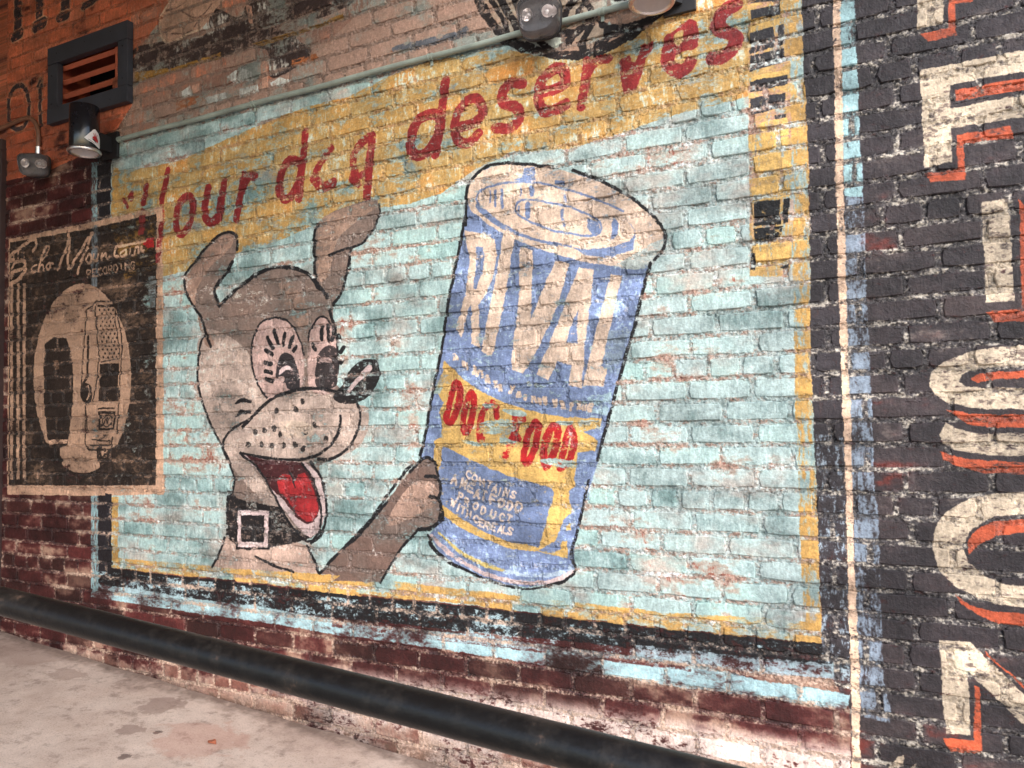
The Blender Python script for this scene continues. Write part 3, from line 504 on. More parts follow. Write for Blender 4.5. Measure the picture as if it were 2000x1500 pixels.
dots(T('4', (1425, 1010), (1475, 1000), (1530, 990), (1565, 1025), (1385, 1080), (1460, 1080), (1520, 1085), (1585, 1085), (1645, 1080), (1545, 890), (1650, 885), (1690, 840), (1705, 1015), (1695, 1105), (1755, 970), (1820, 1050)), 5.6, c(48, 42, 40), wear=.15, noise=FIN)
fill(T('4', (1560, 960), (1700, 950), (1750, 1000), (1720, 1040), (1600, 1040)), c(206, 182, 162), sm=True, wear=.35)
# mouth
fill(J_(T('4', (1350, 1135), (1500, 1165), (1700, 1178), (1790, 1250), (1822, 1400)), T('7', (1818, 80), (1785, 180), (1735, 212), (1690, 190), (1620, 100)), T('4', (1540, 1390), (1450, 1240))), PINK*.97, wear=.05)
fill(J_(T('4', (1380, 1140), (1500, 1168), (1680, 1180), (1745, 1270), (1790, 1420)), T('7', (1785, 60), (1755, 125), (1710, 138), (1650, 95), (1590, 10)), T('4', (1520, 1330), (1440, 1210))), c(74, 34, 36), wear=.04)
fill(J_(T('4', (1545, 1275), (1580, 1245), (1620, 1250), (1645, 1295), (1665, 1245), (1700, 1235), (1740, 1290), (1778, 1420)), T('7', (1778, 70), (1750, 118), (1710, 124), (1650, 75), (1610, 10)), T('4', (1565, 1350))), c(172, 42, 45), wear=.05)
blk([(1350, 1135), (1440, 1215), (1540, 1380), (1600, 1490), (1680, 1600), (1740, 1618), (1790, 1560)], 5, '4', .12); blk([(1680, 1182), (1745, 1270), (1790, 1420), (1790, 1540)], 5, '4', .2); blk([(1730, 1180), (1790, 1260), (1822, 1400), (1820, 1500), (1790, 1590), (1735, 1630)], 6, '4', .2)
blk([(1615, 1230), (1640, 1290), (1650, 1320)], 3, '4', .1)

# --- poster panel on the left
POST = T('f', (18, 466), (160, 438), (318, 402), (321, 966), (180, 968), (15, 966))
fill(POST, TAN, wear=.06, noise=DN, reg=4)
INN = T('f', (20, 474), (160, 450), (306, 418), (305, 948), (18, 948))
fill(INN, PBLK, wear=.05, noise=DN)
fill(INN, c(100, 78, 62), wear=.84, noise=.7*DRY+.7*BLO, sharp=3.5, jw=-.3)
fill(T('1', (620, 1260), (870, 1210), (870, 1500), (700, 1560)), c(128, 92, 44), wear=.6, noise=DN, sharp=3); fill(T('f', (290, 540), (304, 540), (304, 600), (290, 600)), c(150, 160, 160), wear=.5)
fill(T('f', (180, 440), (192, 440), (192, 560), (180, 560)), c(120, 130, 136), wear=.45, noise=DRV)
fill(T('m', (1660, 130), (1730, 110), (1720, 350), (1645, 360)), c(140, 50, 48), wear=.3); fill(T('m', (1740, 390), (1820, 390), (1840, 500), (1760, 520), (1700, 470)), c(170, 36, 36), wear=.08); fill(T('m', (1890, 200), (1945, 190), (1900, 690), (1840, 690), (1850, 600)), RED, wear=.35)
for x in (68, 104, 138): fill(T('4', (x-8, 180), (x+8, 178), (x+7, 1275), (x-10, 1275)), TAN*.92, wear=.18, noise=DN)
def mt(p, w, wear=.08, **k): stroke(T('m', *p), w, TAN, wear=wear, **k)
mt([(400, 540), (430, 500), (420, 410), (350, 430), (230, 520), (140, 600), (120, 660), (170, 650)], 7.5); mt([(170, 690), (250, 660), (305, 690), (270, 760), (150, 800), (140, 860)], 7.5); mt([(310, 760), (230, 880), (120, 940)], 8); mt([(170, 700), (140, 760)], 6)
for x in (170, 225, 290): mt([(x, 560), (x, 640)], 4, .3)
mt([(440, 710), (395, 740), (385, 800), (430, 800)], 4.5); mt([(460, 790), (480, 680), (530, 540), (575, 480), (580, 540), (510, 650)], 5); mt([(450, 790), (490, 720), (520, 720), (520, 780)], 4.5); mt([(600, 690), (560, 720), (560, 770), (600, 750), (605, 700), (640, 700)], 4.5)
mt([(690, 770), (740, 650), (800, 470), (820, 345), (825, 500), (810, 640), (820, 755), (900, 640), (1000, 480), (1090, 330), (1030, 530), (960, 680), (925, 810)], 6.5)
mt([(1060, 590), (1030, 640), (1040, 690), (1085, 660), (1085, 600)], 4.5, closed=True); mt([(1120, 590), (1110, 650), (1150, 660), (1170, 590)], 4.5); mt([(1200, 655), (1215, 580), (1212, 620), (1260, 572), (1268, 640), (1305, 615)], 4.5); mt([(1390, 470), (1360, 540), (1360, 610), (1400, 610)], 5.5); mt([(1400, 495), (1560, 465), (1730, 430)], 5)
mt([(1480, 530), (1430, 570), (1440, 615), (1490, 580), (1490, 530), (1500, 600)], 4.5); mt([(1545, 520), (1540, 590), (1570, 600)], 4.5); mt([(1590, 590), (1610, 510), (1640, 510), (1640, 570), (1680, 500), (1690, 560), (1715, 540)], 5)
for i, ch in enumerate('RECORDING'):
    letter(ch, 1055 + i*65, 815 - i*12.5, 44, 82, (.98, -.18), (0, 1), 'm', 2.8, TAN, .14)
OV = np.stack([462+272*np.cos(a), 712+530*np.sin(a)], -1)
fill(T('4', *OV), TAN*.93, wear=.05, noise=DN); fill(T('4', *OV), TAN*.8, wear=.7, noise=.8*BLO+.4*DRV, sharp=3)
fill(T('4', (252, 520), (300, 483), (370, 488), (398, 560), (412, 700), (404, 900), (385, 1050), (378, 1085), (335, 1100), (340, 1150), (300, 1155), (300, 1075), (270, 1050), (250, 900), (246, 650)), PBLK, wear=.07, noise=DN)
fill(T('4', (205, 1040), (300, 1085), (345, 1150), (352, 1215), (290, 1180)), PBLK, wear=.06); fill(T('4', (560, 1160), (600, 1120), (650, 1080), (640, 1150), (560, 1235)), PBLK, wear=.06)
fill(T('4', (300, 610), (330, 610), (330, 660), (300, 660)), c(110, 82, 64), wear=.4); fill(T('4', (275, 1055), (385, 1050), (375, 1075), (280, 1080)), TAN, wear=.2)
def mk(p, w, **k): stroke(T('4', *p), w, PBLK, sm=False, wear=.10, **k)
mk([(490, 1000), (480, 860), (455, 740), (470, 520), (488, 330), (540, 282), (648, 280), (655, 330), (682, 480), (680, 620), (655, 1020)], 3); mk([(520, 840), (545, 700), (552, 600), (535, 340), (540, 300)], 3); mk([(495, 480), (490, 700), (465, 740)], 6)
fill(T('4', (548, 300), (638, 300), (638, 316), (548, 314)), PBLK, wear=.1); mk([(640, 300), (672, 600), (570, 620)], 2.5)
for r in range(13):
    for q in range(4): dots(T('4', (560+q*24+(r % 2)*11+r*1.6, 330+r*22)), 2.2, PBLK, wear=.1)
fill(T('4', (560, 632), (668, 628), (660, 838), (552, 840)), PBLK, wear=.05); fill(T('4', (455, 750), (478, 735), (510, 760), (512, 830), (480, 850), (452, 810)), PBLK, sm=True, wear=.05); stroke(T('4', (492, 752), (500, 790), (490, 830)), 3, TAN, wear=.1)
fill(T('4', (662, 770), (676, 775), (675, 815), (660, 815)), PBLK, wear=.05); mk([(552, 880), (640, 880)], 3); fill(T('4', (550, 895), (648, 895), (640, 1000), (555, 1000)), PBLK, wear=.05); fill(T('4', (562, 910), (638, 910), (630, 988), (566, 988)), TAN*.9, wear=.1)
a2 = np.linspace(0, 2*math.pi, 14, endpoint=False)
stroke(T('4', *np.stack([600+24*np.cos(a2), 948+32*np.sin(a2)], -1)), 2.5, PBLK, closed=True, wear=.1); mk([(585, 965), (597, 930), (603, 965), (612, 930)], 2.5)
mk([(480, 880), (478, 1090), (500, 1110), (620, 1110), (632, 1040)], 3); mk([(500, 1085), (615, 1085), (620, 1060), (515, 1055)], 2.5); mk([(555, 1110), (560, 1160)], 14); mk([(555, 1110), (590, 1110), (590, 1150)], 5)
fill(T('f', (206, 964), (219, 964), (219, 1000), (206, 1000)), c(40, 36, 40), wear=.1)

# --- right-hand lettering
def lc(crop, p, **k):
    q = T(crop, *p); fill(q, LCREAM, wear=.04, noise=DN, jw=.3, reg=8, **k); fill(q, c(120, 102, 92), wear=.93, noise=.9*DRY+.5*BLO+.5*BIG, sharp=4, jw=.2, **k)
def lo(crop, p, **k): fill(T(crop, *p), ORNG, wear=.06, noise=.7*DRY+.5*BLO, jw=.4, reg=8, **k)
lc('3', [(1398, -60), (1550, -60), (1552, 130), (1405, 160)]); lo('3', [(1575, -40), (1720, -40), (1710, 8), (1615, 25), (1620, 175), (1628, 200), (1465, 232), (1418, 185), (1578, 158)])
lc('3', [(1420, 395), (2100, 262), (2100, 380), (1585, 478), (1590, 605), (2100, 508), (2100, 640), (1592, 718), (1600, 902), (1445, 935)])
lo('3', [(1620, 500), (2100, 420), (2100, 485), (1622, 562)]); lo('3', [(1625, 752), (1920, 705), (1950, 768), (1665, 800), (1672, 1000), (1480, 1022), (1443, 966), (1630, 940)])
lc('3', [(1760, 1130), (1915, 1110), (1930, 1400), (1946, 1680), (1785, 1690), (1775, 1400)]); lo('3', [(1972, 1110), (2060, 1230), (2060, 1790), (1840, 1802), (1785, 1742), (1985, 1722), (1978, 1400)])
lc('6', [(2120, 520), (1850, 535), (1700, 560), (1550, 620), (1482, 680), (1470, 738), (1500, 800), (1580, 850), (1700, 876), (2120, 888), (2120, 764), (1800, 764), (1680, 760), (1632, 728), (1655, 690), (1760, 655), (2120, 645)])
lo('6', [(1700, 722), (1740, 690), (1850, 676), (2120, 668), (2120, 702), (1850, 718), (1740, 738)]); lo('6', [(1562, 886), (1700, 908), (2120, 916), (2120, 985), (1800, 986), (1680, 962)])
lc('6', [(1558, 958), (1620, 990), (1750, 1018), (2120, 1018), (2120, 1145), (1800, 1140), (1620, 1112), (1548, 1080), (1524, 1030)]); lo('6', [(1535, 1118), (1600, 1142), (1700, 1166), (2120, 1182), (2120, 1250), (1780, 1242), (1620, 1202), (1548, 1162)])
lc('9', [(2100, -45), (1850, -35), (1720, -10), (1640, 20), (1560, 78), (1502, 170), (1488, 280), (1530, 400), (1620, 490), (1740, 552), (1870, 590), (2100, 612), (2100, 488), (1880, 470), (1780, 430), (1690, 350), (1655, 260), (1710, 165), (1830, 98), (2100, 82)])
lo('9', [(1690, 312), (1684, 240), (1740, 165), (1830, 122), (2100, 110), (2100, 165), (1850, 205), (1750, 252)]); lo('9', [(1612, 528), (1700, 590), (1830, 622), (2100, 650), (2100, 725), (1850, 692), (1740, 642), (1650, 582)])
lc('9', [(1530, 785), (1700, 795), (2100, 1185), (2100, 1360), (1690, 960), (1702, 1315), (1560, 1300), (1545, 1050)]); lo('9', [(1725, 1032), (1752, 1045), (1768, 1422), (1590, 1405), (1545, 1325), (1722, 1345)]); lo('9', [(1780, 843), (2100, 1130), (2100, 1150), (1790, 862)])
lc('9', [(1235, 1500), (1300, 1430), (1330, 1425), (1325, 1490)]); lc('9', [(1360, 1510), (1390, 1465), (1390, 1500)])
# --- top-left lettering (cropped)
def dl(crop, p, w, closed=False):
    stroke(T(crop, *p), w+5, c(196, 150, 118), wear=.3, closed=closed); stroke(T(crop, *p), w, c(66, 58, 62), wear=.08, closed=closed)
dl('L', [(215, -60), (215, 200), (215, 420)], 22); dl('L', [(175, 440), (250, 400)], 20); dl('L', [(475, -60), (475, 150), (475, 260)], 20); dl('L', [(430, 320), (520, 270)], 22); dl('L', [(780, -60), (780, 80), (775, 170)], 24); dl('L', [(710, 215), (800, 180)], 18); dl('L', [(990, 80), (1100, 20), (1160, -40)], 14); dl('L', [(0, 520), (5, 490)], 8)
dl('L', [(230, 1010), (130, 1120), (105, 1290), (130, 1480), (230, 1530), (320, 1450), (350, 1280), (320, 1090)], 9, True); dl('L', [(480, 950), (478, 1200), (490, 1500)], 9); dl('L', [(440, 1030), (480, 960)], 6); dl('L', [(-20, 1060), (5, 1200), (0, 1400)], 5)

# --- joints: old mortar the coats missed, and glints painted as pale flecks, by coat
def jcoat(reg, col, wear, noise, sharp=2.6):
    m = (REG == reg).astype(np.float32)*JNT
    put((FULL, m), col, wear=wear, noise=noise, sharp=sharp, jw=0)
JN = .7*DRY + .5*BLO + .5*FIN
jcoat(2, c(166, 134, 118), .80, JN + .6*UND); jcoat(2, c(216, 226, 222), .80, JN[::-1, ::-1]); jcoat(3, c(66, 59, 60), .35, JN); jcoat(3, c(196, 184, 168), .80, .9*DRY+.6*FIN+.3*BLO, 3.0); jcoat(8, c(96, 84, 78), .90, JN)
jcoat(6, c(170, 126, 84), .88, JN + .5*UND); jcoat(6, c(214, 196, 150), .92, JN[::-1, ::-1]); jcoat(7, c(196, 186, 178), .975, JN); jcoat(0, c(186, 156, 136), .70, JN); jcoat(5, c(138, 114, 100), .66, JN); jcoat(1, c(150, 88, 60), .7, JN); jcoat(4, c(150, 116, 94), .9, JN)
# --- overall weathering
tex *= (1 + .035*DRV + .04*FIN + .05*np.clip(BLO, -2, 2) + .04*BID)[..., None]
lum = tex @ np.array([.3, .59, .11], np.float32); tex = lum[..., None] + (tex - lum[..., None])*.93
# hand-painted edges: small displacement of the whole coat
wx = (vnoise(.03, .03, 901)-.5)*2.4 + (vnoise(.008, .008, 902)-.5)*1.6; wz = (vnoise(.03, .03, 903)-.5)*2.4 + (vnoise(.008, .008, 904)-.5)*1.6
iz = np.clip((np.arange(TH)[:, None] + wz).round().astype(np.int32), 0, TH-1); ix = np.clip((np.arange(TW)[None, :] + wx).round().astype(np.int32), 0, TW-1)
tex = np.clip(tex[iz, ix], 0.005, 1)
img = bpy.data.images.new('mural_paint', TW, TH, alpha=False, float_buffer=False)
buf = np.ones((TH, TW, 4), np.float32); buf[..., :3] = tex
img.pixels.foreach_set(buf.ravel()); img.update()
jnt_small = JNT
#---MURAL END

# ------------------------------------------------------------------ materials
def mat(name): 
    m = bpy.data.materials.new(name); m.use_nodes = True; m.node_tree.nodes.clear()
    return m, m.node_tree.nodes, m.node_tree.links
def out_bsdf(N, L):
    o = N.new('ShaderNodeOutputMaterial'); b = N.new('ShaderNodeBsdfPrincipled'); L.new(b.outputs[0], o.inputs[0]); return b
def noise_node(N, L, scale, detail=4, rough=.6, vec=None):
    n = N.new('ShaderNodeTexNoise'); n.inputs['Scale'].default_value = scale; n.inputs['Detail'].default_value = detail; n.inputs['Roughness'].default_value = rough
    if vec is not None: L.new(vec, n.inputs['Vector'])
    return n
def ramp(N, L, fac, stops):
    r = N.new('ShaderNodeValToRGB'); L.new(fac, r.inputs[0]); e = r.color_ramp.elements
    while len(e) < len(stops): e.new(.5)
    for k, (p, col) in enumerate(stops): e[k].position = p; e[k].color = (*col, 1)
    return r
def lin(r, g, b): return tuple(((v/255)/12.92 if v/255 <= .04045 else ((v/255+.055)/1.055)**2.4) for v in (r, g, b))
def wall_mat(name, bump_s, bump_d, rough, spec):
    m, N, L = mat(name); b = out_bsdf(N, L)
    g = N.new('ShaderNodeNewGeometry'); s = N.new('ShaderNodeSeparateXYZ'); L.new(g.outputs['Position'], s.inputs[0])
    def mr(sock, a, bb):
        n = N.new('ShaderNodeMapRange'); n.clamp = False; L.new(sock, n.inputs[0]); n.inputs[1].default_value = a; n.inputs[2].default_value = bb; return n.outputs[0]
    cb = N.new('ShaderNodeCombineXYZ'); L.new(mr(s.outputs[0], TX0, TX0+TW*RES), cb.inputs[0]); L.new(mr(s.outputs[2], TZ0, TZ0+TH*RES), cb.inputs[1])
    im = N.new('ShaderNodeTexImage'); im.image = img; im.extension = 'EXTEND'; im.interpolation = 'Linear'; L.new(cb.outputs[0], im.inputs[0])
    mul = N.new('ShaderNodeMix'); mul.data_type = 'RGBA'; mul.blend_type = 'MULTIPLY'; mul.inputs[0].default_value = 1
    L.new(im.outputs[0], mul.inputs[6]); mul.inputs[7].default_value = (.80, .80, .80, 1)
    L.new(mul.outputs[2], b.inputs['Base Color'])
    n1 = noise_node(N, L, bump_s, 5, .65, g.outputs['Position']); n2 = noise_node(N, L, 38, 4, .6, g.outputs['Position'])
    mp = N.new('ShaderNodeMapping'); mp.inputs['Scale'].default_value = (160, 160, 22); L.new(g.outputs['Position'], mp.inputs[0])
    n3 = noise_node(N, L, 1.0, 3, .6, mp.outputs[0])
    ad = N.new('ShaderNodeMath'); ad.operation = 'MULTIPLY_ADD'; L.new(n2.outputs[0], ad.inputs[0]); ad.inputs[1].default_value = 1.6; L.new(n1.outputs[0], ad.inputs[2])
    ad2 = N.new('ShaderNodeMath'); ad2.operation = 'MULTIPLY_ADD'; L.new(n3.outputs[0], ad2.inputs[0]); ad2.inputs[1].default_value = .5; L.new(ad.outputs[0], ad2.inputs[2])
    bp = N.new('ShaderNodeBump'); bp.inputs['Strength'].default_value = 1.0; bp.inputs['Distance'].default_value = bump_d; L.new(ad2.outputs[0], bp.inputs['Height']); L.new(bp.outputs[0], b.inputs['Normal'])
    rr = N.new('ShaderNodeMapRange'); L.new(n2.outputs[0], rr.inputs[0]); rr.inputs[1].default_value = .3; rr.inputs[2].default_value = .7; rr.inputs[3].default_value = rough-.10; rr.inputs[4].default_value = rough+.14; L.new(rr.outputs[0], b.inputs['Roughness'])
    b.inputs['Specular IOR Level'].default_value = spec
    return m
M_BRICK = wall_mat('painted_brick', 170, .0022, .55, .28)
M_MORT = wall_mat('painted_mortar', 230, .0040, .36, .55)
def plain(name, col, rough=.5, metal=0.0, nscale=40, var=.25, bump=.0006, coat=0.0):
    m, N, L = mat(name); b = out_bsdf(N, L)
    tc = N.new('ShaderNodeNewGeometry'); n = noise_node(N, L, nscale, 5, .65, tc.outputs['Position'])
    r = ramp(N, L, n.outputs[0], [(.3, tuple(v*(1-var) for v in col)), (.7, tuple(min(v*(1+var), 1) for v in col))]); L.new(r.outputs[0], b.inputs['Base Color'])
    mr = N.new('ShaderNodeMapRange'); L.new(n.outputs[0], mr.inputs[0]); mr.inputs[1].default_value = .3; mr.inputs[2].default_value = .7; mr.inputs[3].default_value = max(rough-.07, .03); mr.inputs[4].default_value = rough+.1; L.new(mr.outputs[0], b.inputs['Roughness'])
    b.inputs['Metallic'].default_value = metal; b.inputs['Coat Weight'].default_value = coat
    if bump:
        n2 = noise_node(N, L, nscale*6, 3, .6, tc.outputs['Position']); bp = N.new('ShaderNodeBump'); bp.inputs['Distance'].default_value = bump; bp.inputs['Strength'].default_value = .6; L.new(n2.outputs[0], bp.inputs['Height']); L.new(bp.outputs[0], b.inputs['Normal'])
    return m
M_TRIM = plain('dark_painted_wood', lin(52, 54, 62), .55, nscale=14)
M_SLAT = plain('orange_painted_wood', lin(176, 92, 66), .6, nscale=18, var=.15)
M_VOID = plain('dark_interior', (.006, .005, .005), .9, nscale=8)
M_BLKM = plain('black_enamel', (.008, .008, .011), .22, nscale=20, bump=.0002, coat=.3)
M_BRKT = plain('black_steel', (.014, .013, .014), .5, nscale=30)
M_ALU = plain('spun_aluminium', (.86, .82, .80), .30, metal=1.0, nscale=60, var=.06, bump=.0002)
M_REFL = plain('satin_reflector', (.88, .83, .81), .35, metal=.5, nscale=60, var=.05, bump=.0002)
M_COND = plain('teal_painted_pipe', lin(148, 158, 148), .55, nscale=9, var=.3)
M_RUSTP = plain('brown_painted_pipe', lin(120, 84, 66), .45, nscale=22, var=.3)
M_DOOR = plain('dark_brown_steel', lin(62, 46, 44), .5, nscale=9)
M_WHITE = plain('white_vinyl', (.78, .74, .73), .4, nscale=30, var=.03, bump=0)
M_REDV = plain('red_print', lin(176, 34, 40), .4, nscale=30, var=.1, bump=0)
M_DRKV = plain('dark_print', lin(40, 30, 34), .4, nscale=30, var=.1, bump=0)
M_CAN = plain('brown_plaster', lin(128, 104, 90), .8, nscale=3)
# handrail: black paint, rubbed brown on top
m, N, L = mat('worn_black_rail'); b = out_bsdf(N, L); g = N.new('ShaderNodeNewGeometry')
n = noise_node(N, L, 26, 8, .75, g.outputs['Position']); n2 = noise_node(N, L, 7, 4, .6, g.outputs['Position'])
mx = N.new('ShaderNodeMath'); mx.operation = 'MULTIPLY'; L.new(n.outputs[0], mx.inputs[0]); L.new(n2.outputs[0], mx.inputs[1])
r = ramp(N, L, mx.outputs[0], [(.25, (.008, .0068, .0062)), (.34, (.018, .0145, .012)), (.43, (.10, .060, .042))]); L.new(r.outputs[0], b.inputs['Base Color'])
mr = N.new('ShaderNodeMapRange'); L.new(n.outputs[0], mr.inputs[0]); mr.inputs[1].default_value = .3; mr.inputs[2].default_value = .7; mr.inputs[3].default_value = .30; mr.inputs[4].default_value = .50; L.new(mr.outputs[0], b.inputs['Roughness']); b.inputs['Specular IOR Level'].default_value = .4
bp = N.new('ShaderNodeBump'); bp.inputs['Distance'].default_value = .0012; bp.inputs['Strength'].default_value = .5; n3 = noise_node(N, L, 120, 4, .6, g.outputs['Position']); L.new(n3.outputs[0], bp.inputs['Height']); L.new(bp.outputs[0], b.inputs['Normal'])
M_RAIL = m
# smoky lens
m, N, L = mat('smoky_lens'); b = out_bsdf(N, L); b.inputs['Base Color'].default_value = (.74, .70, .70, 1); b.inputs['Transmission Weight'].default_value = .95; b.inputs['Roughness'].default_value = .06; b.inputs['IOR'].default_value = 1.3
M_LENS = m
# concrete
m, N, L = mat('concrete'); b = out_bsdf(N, L); g = N.new('ShaderNodeNewGeometry')
na = noise_node(N, L, 2.2, 7, .68, g.outputs['Position']); nb = noise_node(N, L, 14, 7, .7, g.outputs['Position']); nc = noise_node(N, L, 160, 4, .7, g.outputs['Position'])
r = ramp(N, L, na.outputs[0], [(.30, lin(156, 134, 122)), (.44, lin(188, 166, 152)), (.60, lin(206, 186, 172)), (.76, lin(182, 158, 144))])
r2 = ramp(N, L, nb.outputs[0], [(.34, (.55, .52, .51)), (.46, (.93, .93, .93)), (.62, (1, 1, 1)), (.72, (.86, .82, .80))])
mu = N.new('ShaderNodeMix'); mu.data_type = 'RGBA'; mu.blend_type = 'MULTIPLY'; mu.inputs[0].default_value = .9; L.new(r.outputs[0], mu.inputs[6]); L.new(r2.outputs[0], mu.inputs[7])
r3 = ramp(N, L, nc.outputs[0], [(.34, (.55, .52, .50)), (.46, (1, 1, 1)), (.60, (1, 1, 1)), (.70, (1.25, 1.22, 1.2))])
mu2 = N.new('ShaderNodeMix'); mu2.data_type = 'RGBA'; mu2.blend_type = 'MULTIPLY'; mu2.inputs[0].default_value = .7; L.new(mu.outputs[2], mu2.inputs[6]); L.new(r3.outputs[0], mu2.inputs[7])
cur = mu2.outputs[2]
def floor_at(px, py):
    d = ray(np.array(px, float), np.array(py, float)); nrm = np.array([-FM, 0, 1.0]); k = fz(0.0)
    t = (k - CAM_P @ nrm)/(d @ nrm); return CAM_P + d*t
def stain(px, py, rad, sx, strength, col):
    global cur
    p = floor_at(px, py)
    mp = N.new('ShaderNodeMapping'); mp.vector_type = 'TEXTURE'; mp.inputs['Location'].default_value = tuple(p); mp.inputs['Scale'].default_value = (rad*sx, rad, 5); L.new(g.outputs['Position'], mp.inputs[0])
    wn_ = noise_node(N, L, 1.6, 3, .55, mp.outputs[0]); mxv = N.new('ShaderNodeMix'); mxv.data_type = 'RGBA'; mxv.inputs[0].default_value = .42; L.new(mp.outputs[0], mxv.inputs[6]); 
    sb = N.new('ShaderNodeVectorMath'); sb.operation = 'MULTIPLY_ADD'; L.new(wn_.outputs['Color'], sb.inputs[0]); sb.inputs[1].default_value = (2.2, 2.2, 0); sb.inputs[2].default_value = (-1.1, -1.1, 0)
    adv = N.new('ShaderNodeVectorMath'); adv.operation = 'ADD'; L.new(mp.outputs[0], adv.inputs[0]); L.new(sb.outputs[0], adv.inputs[1])
    ln = N.new('ShaderNodeVectorMath'); ln.operation = 'LENGTH'; L.new(adv.outputs[0], ln.inputs[0])
    f = N.new('ShaderNodeMapRange'); L.new(ln.outputs['Value'], f.inputs[0]); f.inputs[1].default_value = 1.25; f.inputs[2].default_value = .98; f.inputs[3].default_value = 0; f.inputs[4].default_value = strength
    mm = N.new('ShaderNodeMix'); mm.data_type = 'RGBA'; L.new(f.outputs[0], mm.inputs[0]); L.new(cur, mm.inputs[6]); mm.inputs[7].default_value = (*col, 1); cur = mm.outputs[2]
stain(316, 1378, .075, 1.0, .6, lin(128, 104, 94)); stain(131, 1317, .05, 1.6, .5, lin(140, 116, 104)); stain(255, 1425, .04, 1.2, .6, lin(128, 104, 94)); stain(243, 1478, .018, 1, .8, lin(90, 72, 66)); stain(308, 1430, .014, 1, .8, lin(90, 72, 66)); stain(390, 1445, .12, 1.3, .35, lin(170, 112, 92)); stain(45, 1275, .12, 2, .4, lin(140, 112, 100)); stain(430, 1365, .03, 1.4, .5, lin(128, 104, 94))
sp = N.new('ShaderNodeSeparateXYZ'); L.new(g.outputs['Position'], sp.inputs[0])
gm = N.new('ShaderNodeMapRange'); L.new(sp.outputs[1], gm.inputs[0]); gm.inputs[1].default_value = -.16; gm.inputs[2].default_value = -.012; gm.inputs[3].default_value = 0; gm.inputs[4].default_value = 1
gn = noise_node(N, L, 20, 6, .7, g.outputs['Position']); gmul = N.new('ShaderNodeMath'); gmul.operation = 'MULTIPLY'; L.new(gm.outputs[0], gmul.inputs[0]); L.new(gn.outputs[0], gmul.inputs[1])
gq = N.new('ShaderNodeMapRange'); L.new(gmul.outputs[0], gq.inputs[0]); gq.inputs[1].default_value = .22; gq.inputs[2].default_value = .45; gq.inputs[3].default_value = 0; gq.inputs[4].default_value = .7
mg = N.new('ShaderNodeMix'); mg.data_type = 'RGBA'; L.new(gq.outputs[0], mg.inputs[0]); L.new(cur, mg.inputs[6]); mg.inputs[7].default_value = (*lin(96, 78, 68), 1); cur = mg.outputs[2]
L.new(cur, b.inputs['Base Color']); b.inputs['Roughness'].default_value = .75
bp = N.new('ShaderNodeBump'); bp.inputs['Distance'].default_value = .003; bp.inputs['Strength'].default_value = .7; ad = N.new('ShaderNodeMath'); ad.operation = 'ADD'; L.new(nb.outputs[0], ad.inputs[0]); L.new(nc.outputs[0], ad.inputs[1]); L.new(ad.outputs[0], bp.inputs['Height']); L.new(bp.outputs[0], b.inputs['Normal'])
M_CONC = m
M_ASPH = plain('alley_asphalt', (.13, .122, .115), .85, nscale=12)

# ------------------------------------------------------------------ mesh helpers
def tag(o, label=None, cat=None, group=None, kind=None):
    for k, v in (('label', label), ('category', cat), ('group', group), ('kind', kind)):
        if v: o[k] = v
    return o
def empty(name, loc, label, cat, group=None):
    o = bpy.data.objects.new(name, None); C.objects.link(o); o.location = loc; o.empty_display_size = .1
    return tag(o, label, cat, group)
def link(name, me, m, parent=None):
    if m is not None and len(me.materials) == 0: me.materials.append(m)
    o = bpy.data.objects.new(name, me); C.objects.link(o)
    if parent is not None:
        o.parent = parent; o.matrix_parent_inverse = Matrix.Translation(-parent.location)
    return o
def from_bm(name, bm, m, parent=None, smooth_=False):
    me = bpy.data.meshes.new(name); bmesh.ops.recalc_face_normals(bm, faces=bm.faces); bm.to_mesh(me); bm.free()
    if smooth_:
        me.polygons.foreach_set('use_smooth', [True]*len(me.polygons))
        try: me.set_sharp_from_angle(angle=math.radians(40))
        except Exception: pass
    return link(name, me, m, parent)
def box_bm(bm, a, b_, bev=0.0, rot=None, about=None):
    r = bmesh.ops.create_cube(bm, size=1); vs = r['verts']
    for v in vs: v.co = Vector(((a[i]+b_[i])/2 + v.co[i]*(b_[i]-a[i]) for i in range(3)))
    if bev:
        es = list({e for v in vs for e in v.link_edges}); rb = bmesh.ops.bevel(bm, geom=es, offset=bev, segments=2, affect='EDGES', profile=.6)
        vs = list({v for f in rb['faces'] for v in f.verts} | {v for v in vs if v.is_valid})
    if rot is not None: bmesh.ops.rotate(bm, verts=[v for v in vs if v.is_valid], cent=about, matrix=rot)
def lathe_bm(bm, prof, cen, seg=40, axis='Z'):
    rings = []
    for r, h in prof:
        ring = []
        for k in range(seg):
            t = 2*math.pi*k/seg
            ring.append(bm.verts.new((cen[0]+r*math.cos(t), cen[1]+r*math.sin(t), cen[2]+h)))
        rings.append(ring)
    for A, B in zip(rings, rings[1:]):
        for k in range(seg): bm.faces.new((A[k], A[(k+1) % seg], B[(k+1) % seg], B[k]))
    return rings
def tube_bm(bm, pts, r, seg=16, cap=True):
    pts = [Vector(p) for p in pts]; rings = []
    ref = None
    for i, p in enumerate(pts):
        d = (pts[min(i+1, len(pts)-1)] - pts[max(i-1, 0)]).normalized()
        if ref is None: ref = d.orthogonal().normalized()
        ref = (ref - d*ref.dot(d)).normalized(); q = d.cross(ref)
        rings.append([bm.verts.new(p + (ref*math.cos(2*math.pi*k/seg) + q*math.sin(2*math.pi*k/seg))*r) for k in range(seg)])
    for A, B in zip(rings, rings[1:]):
        for k in range(seg): bm.faces.new((A[k], A[(k+1) % seg], B[(k+1) % seg], B[k]))
    if cap: bm.faces.new(rings[0][::-1]); bm.faces.new(rings[-1])

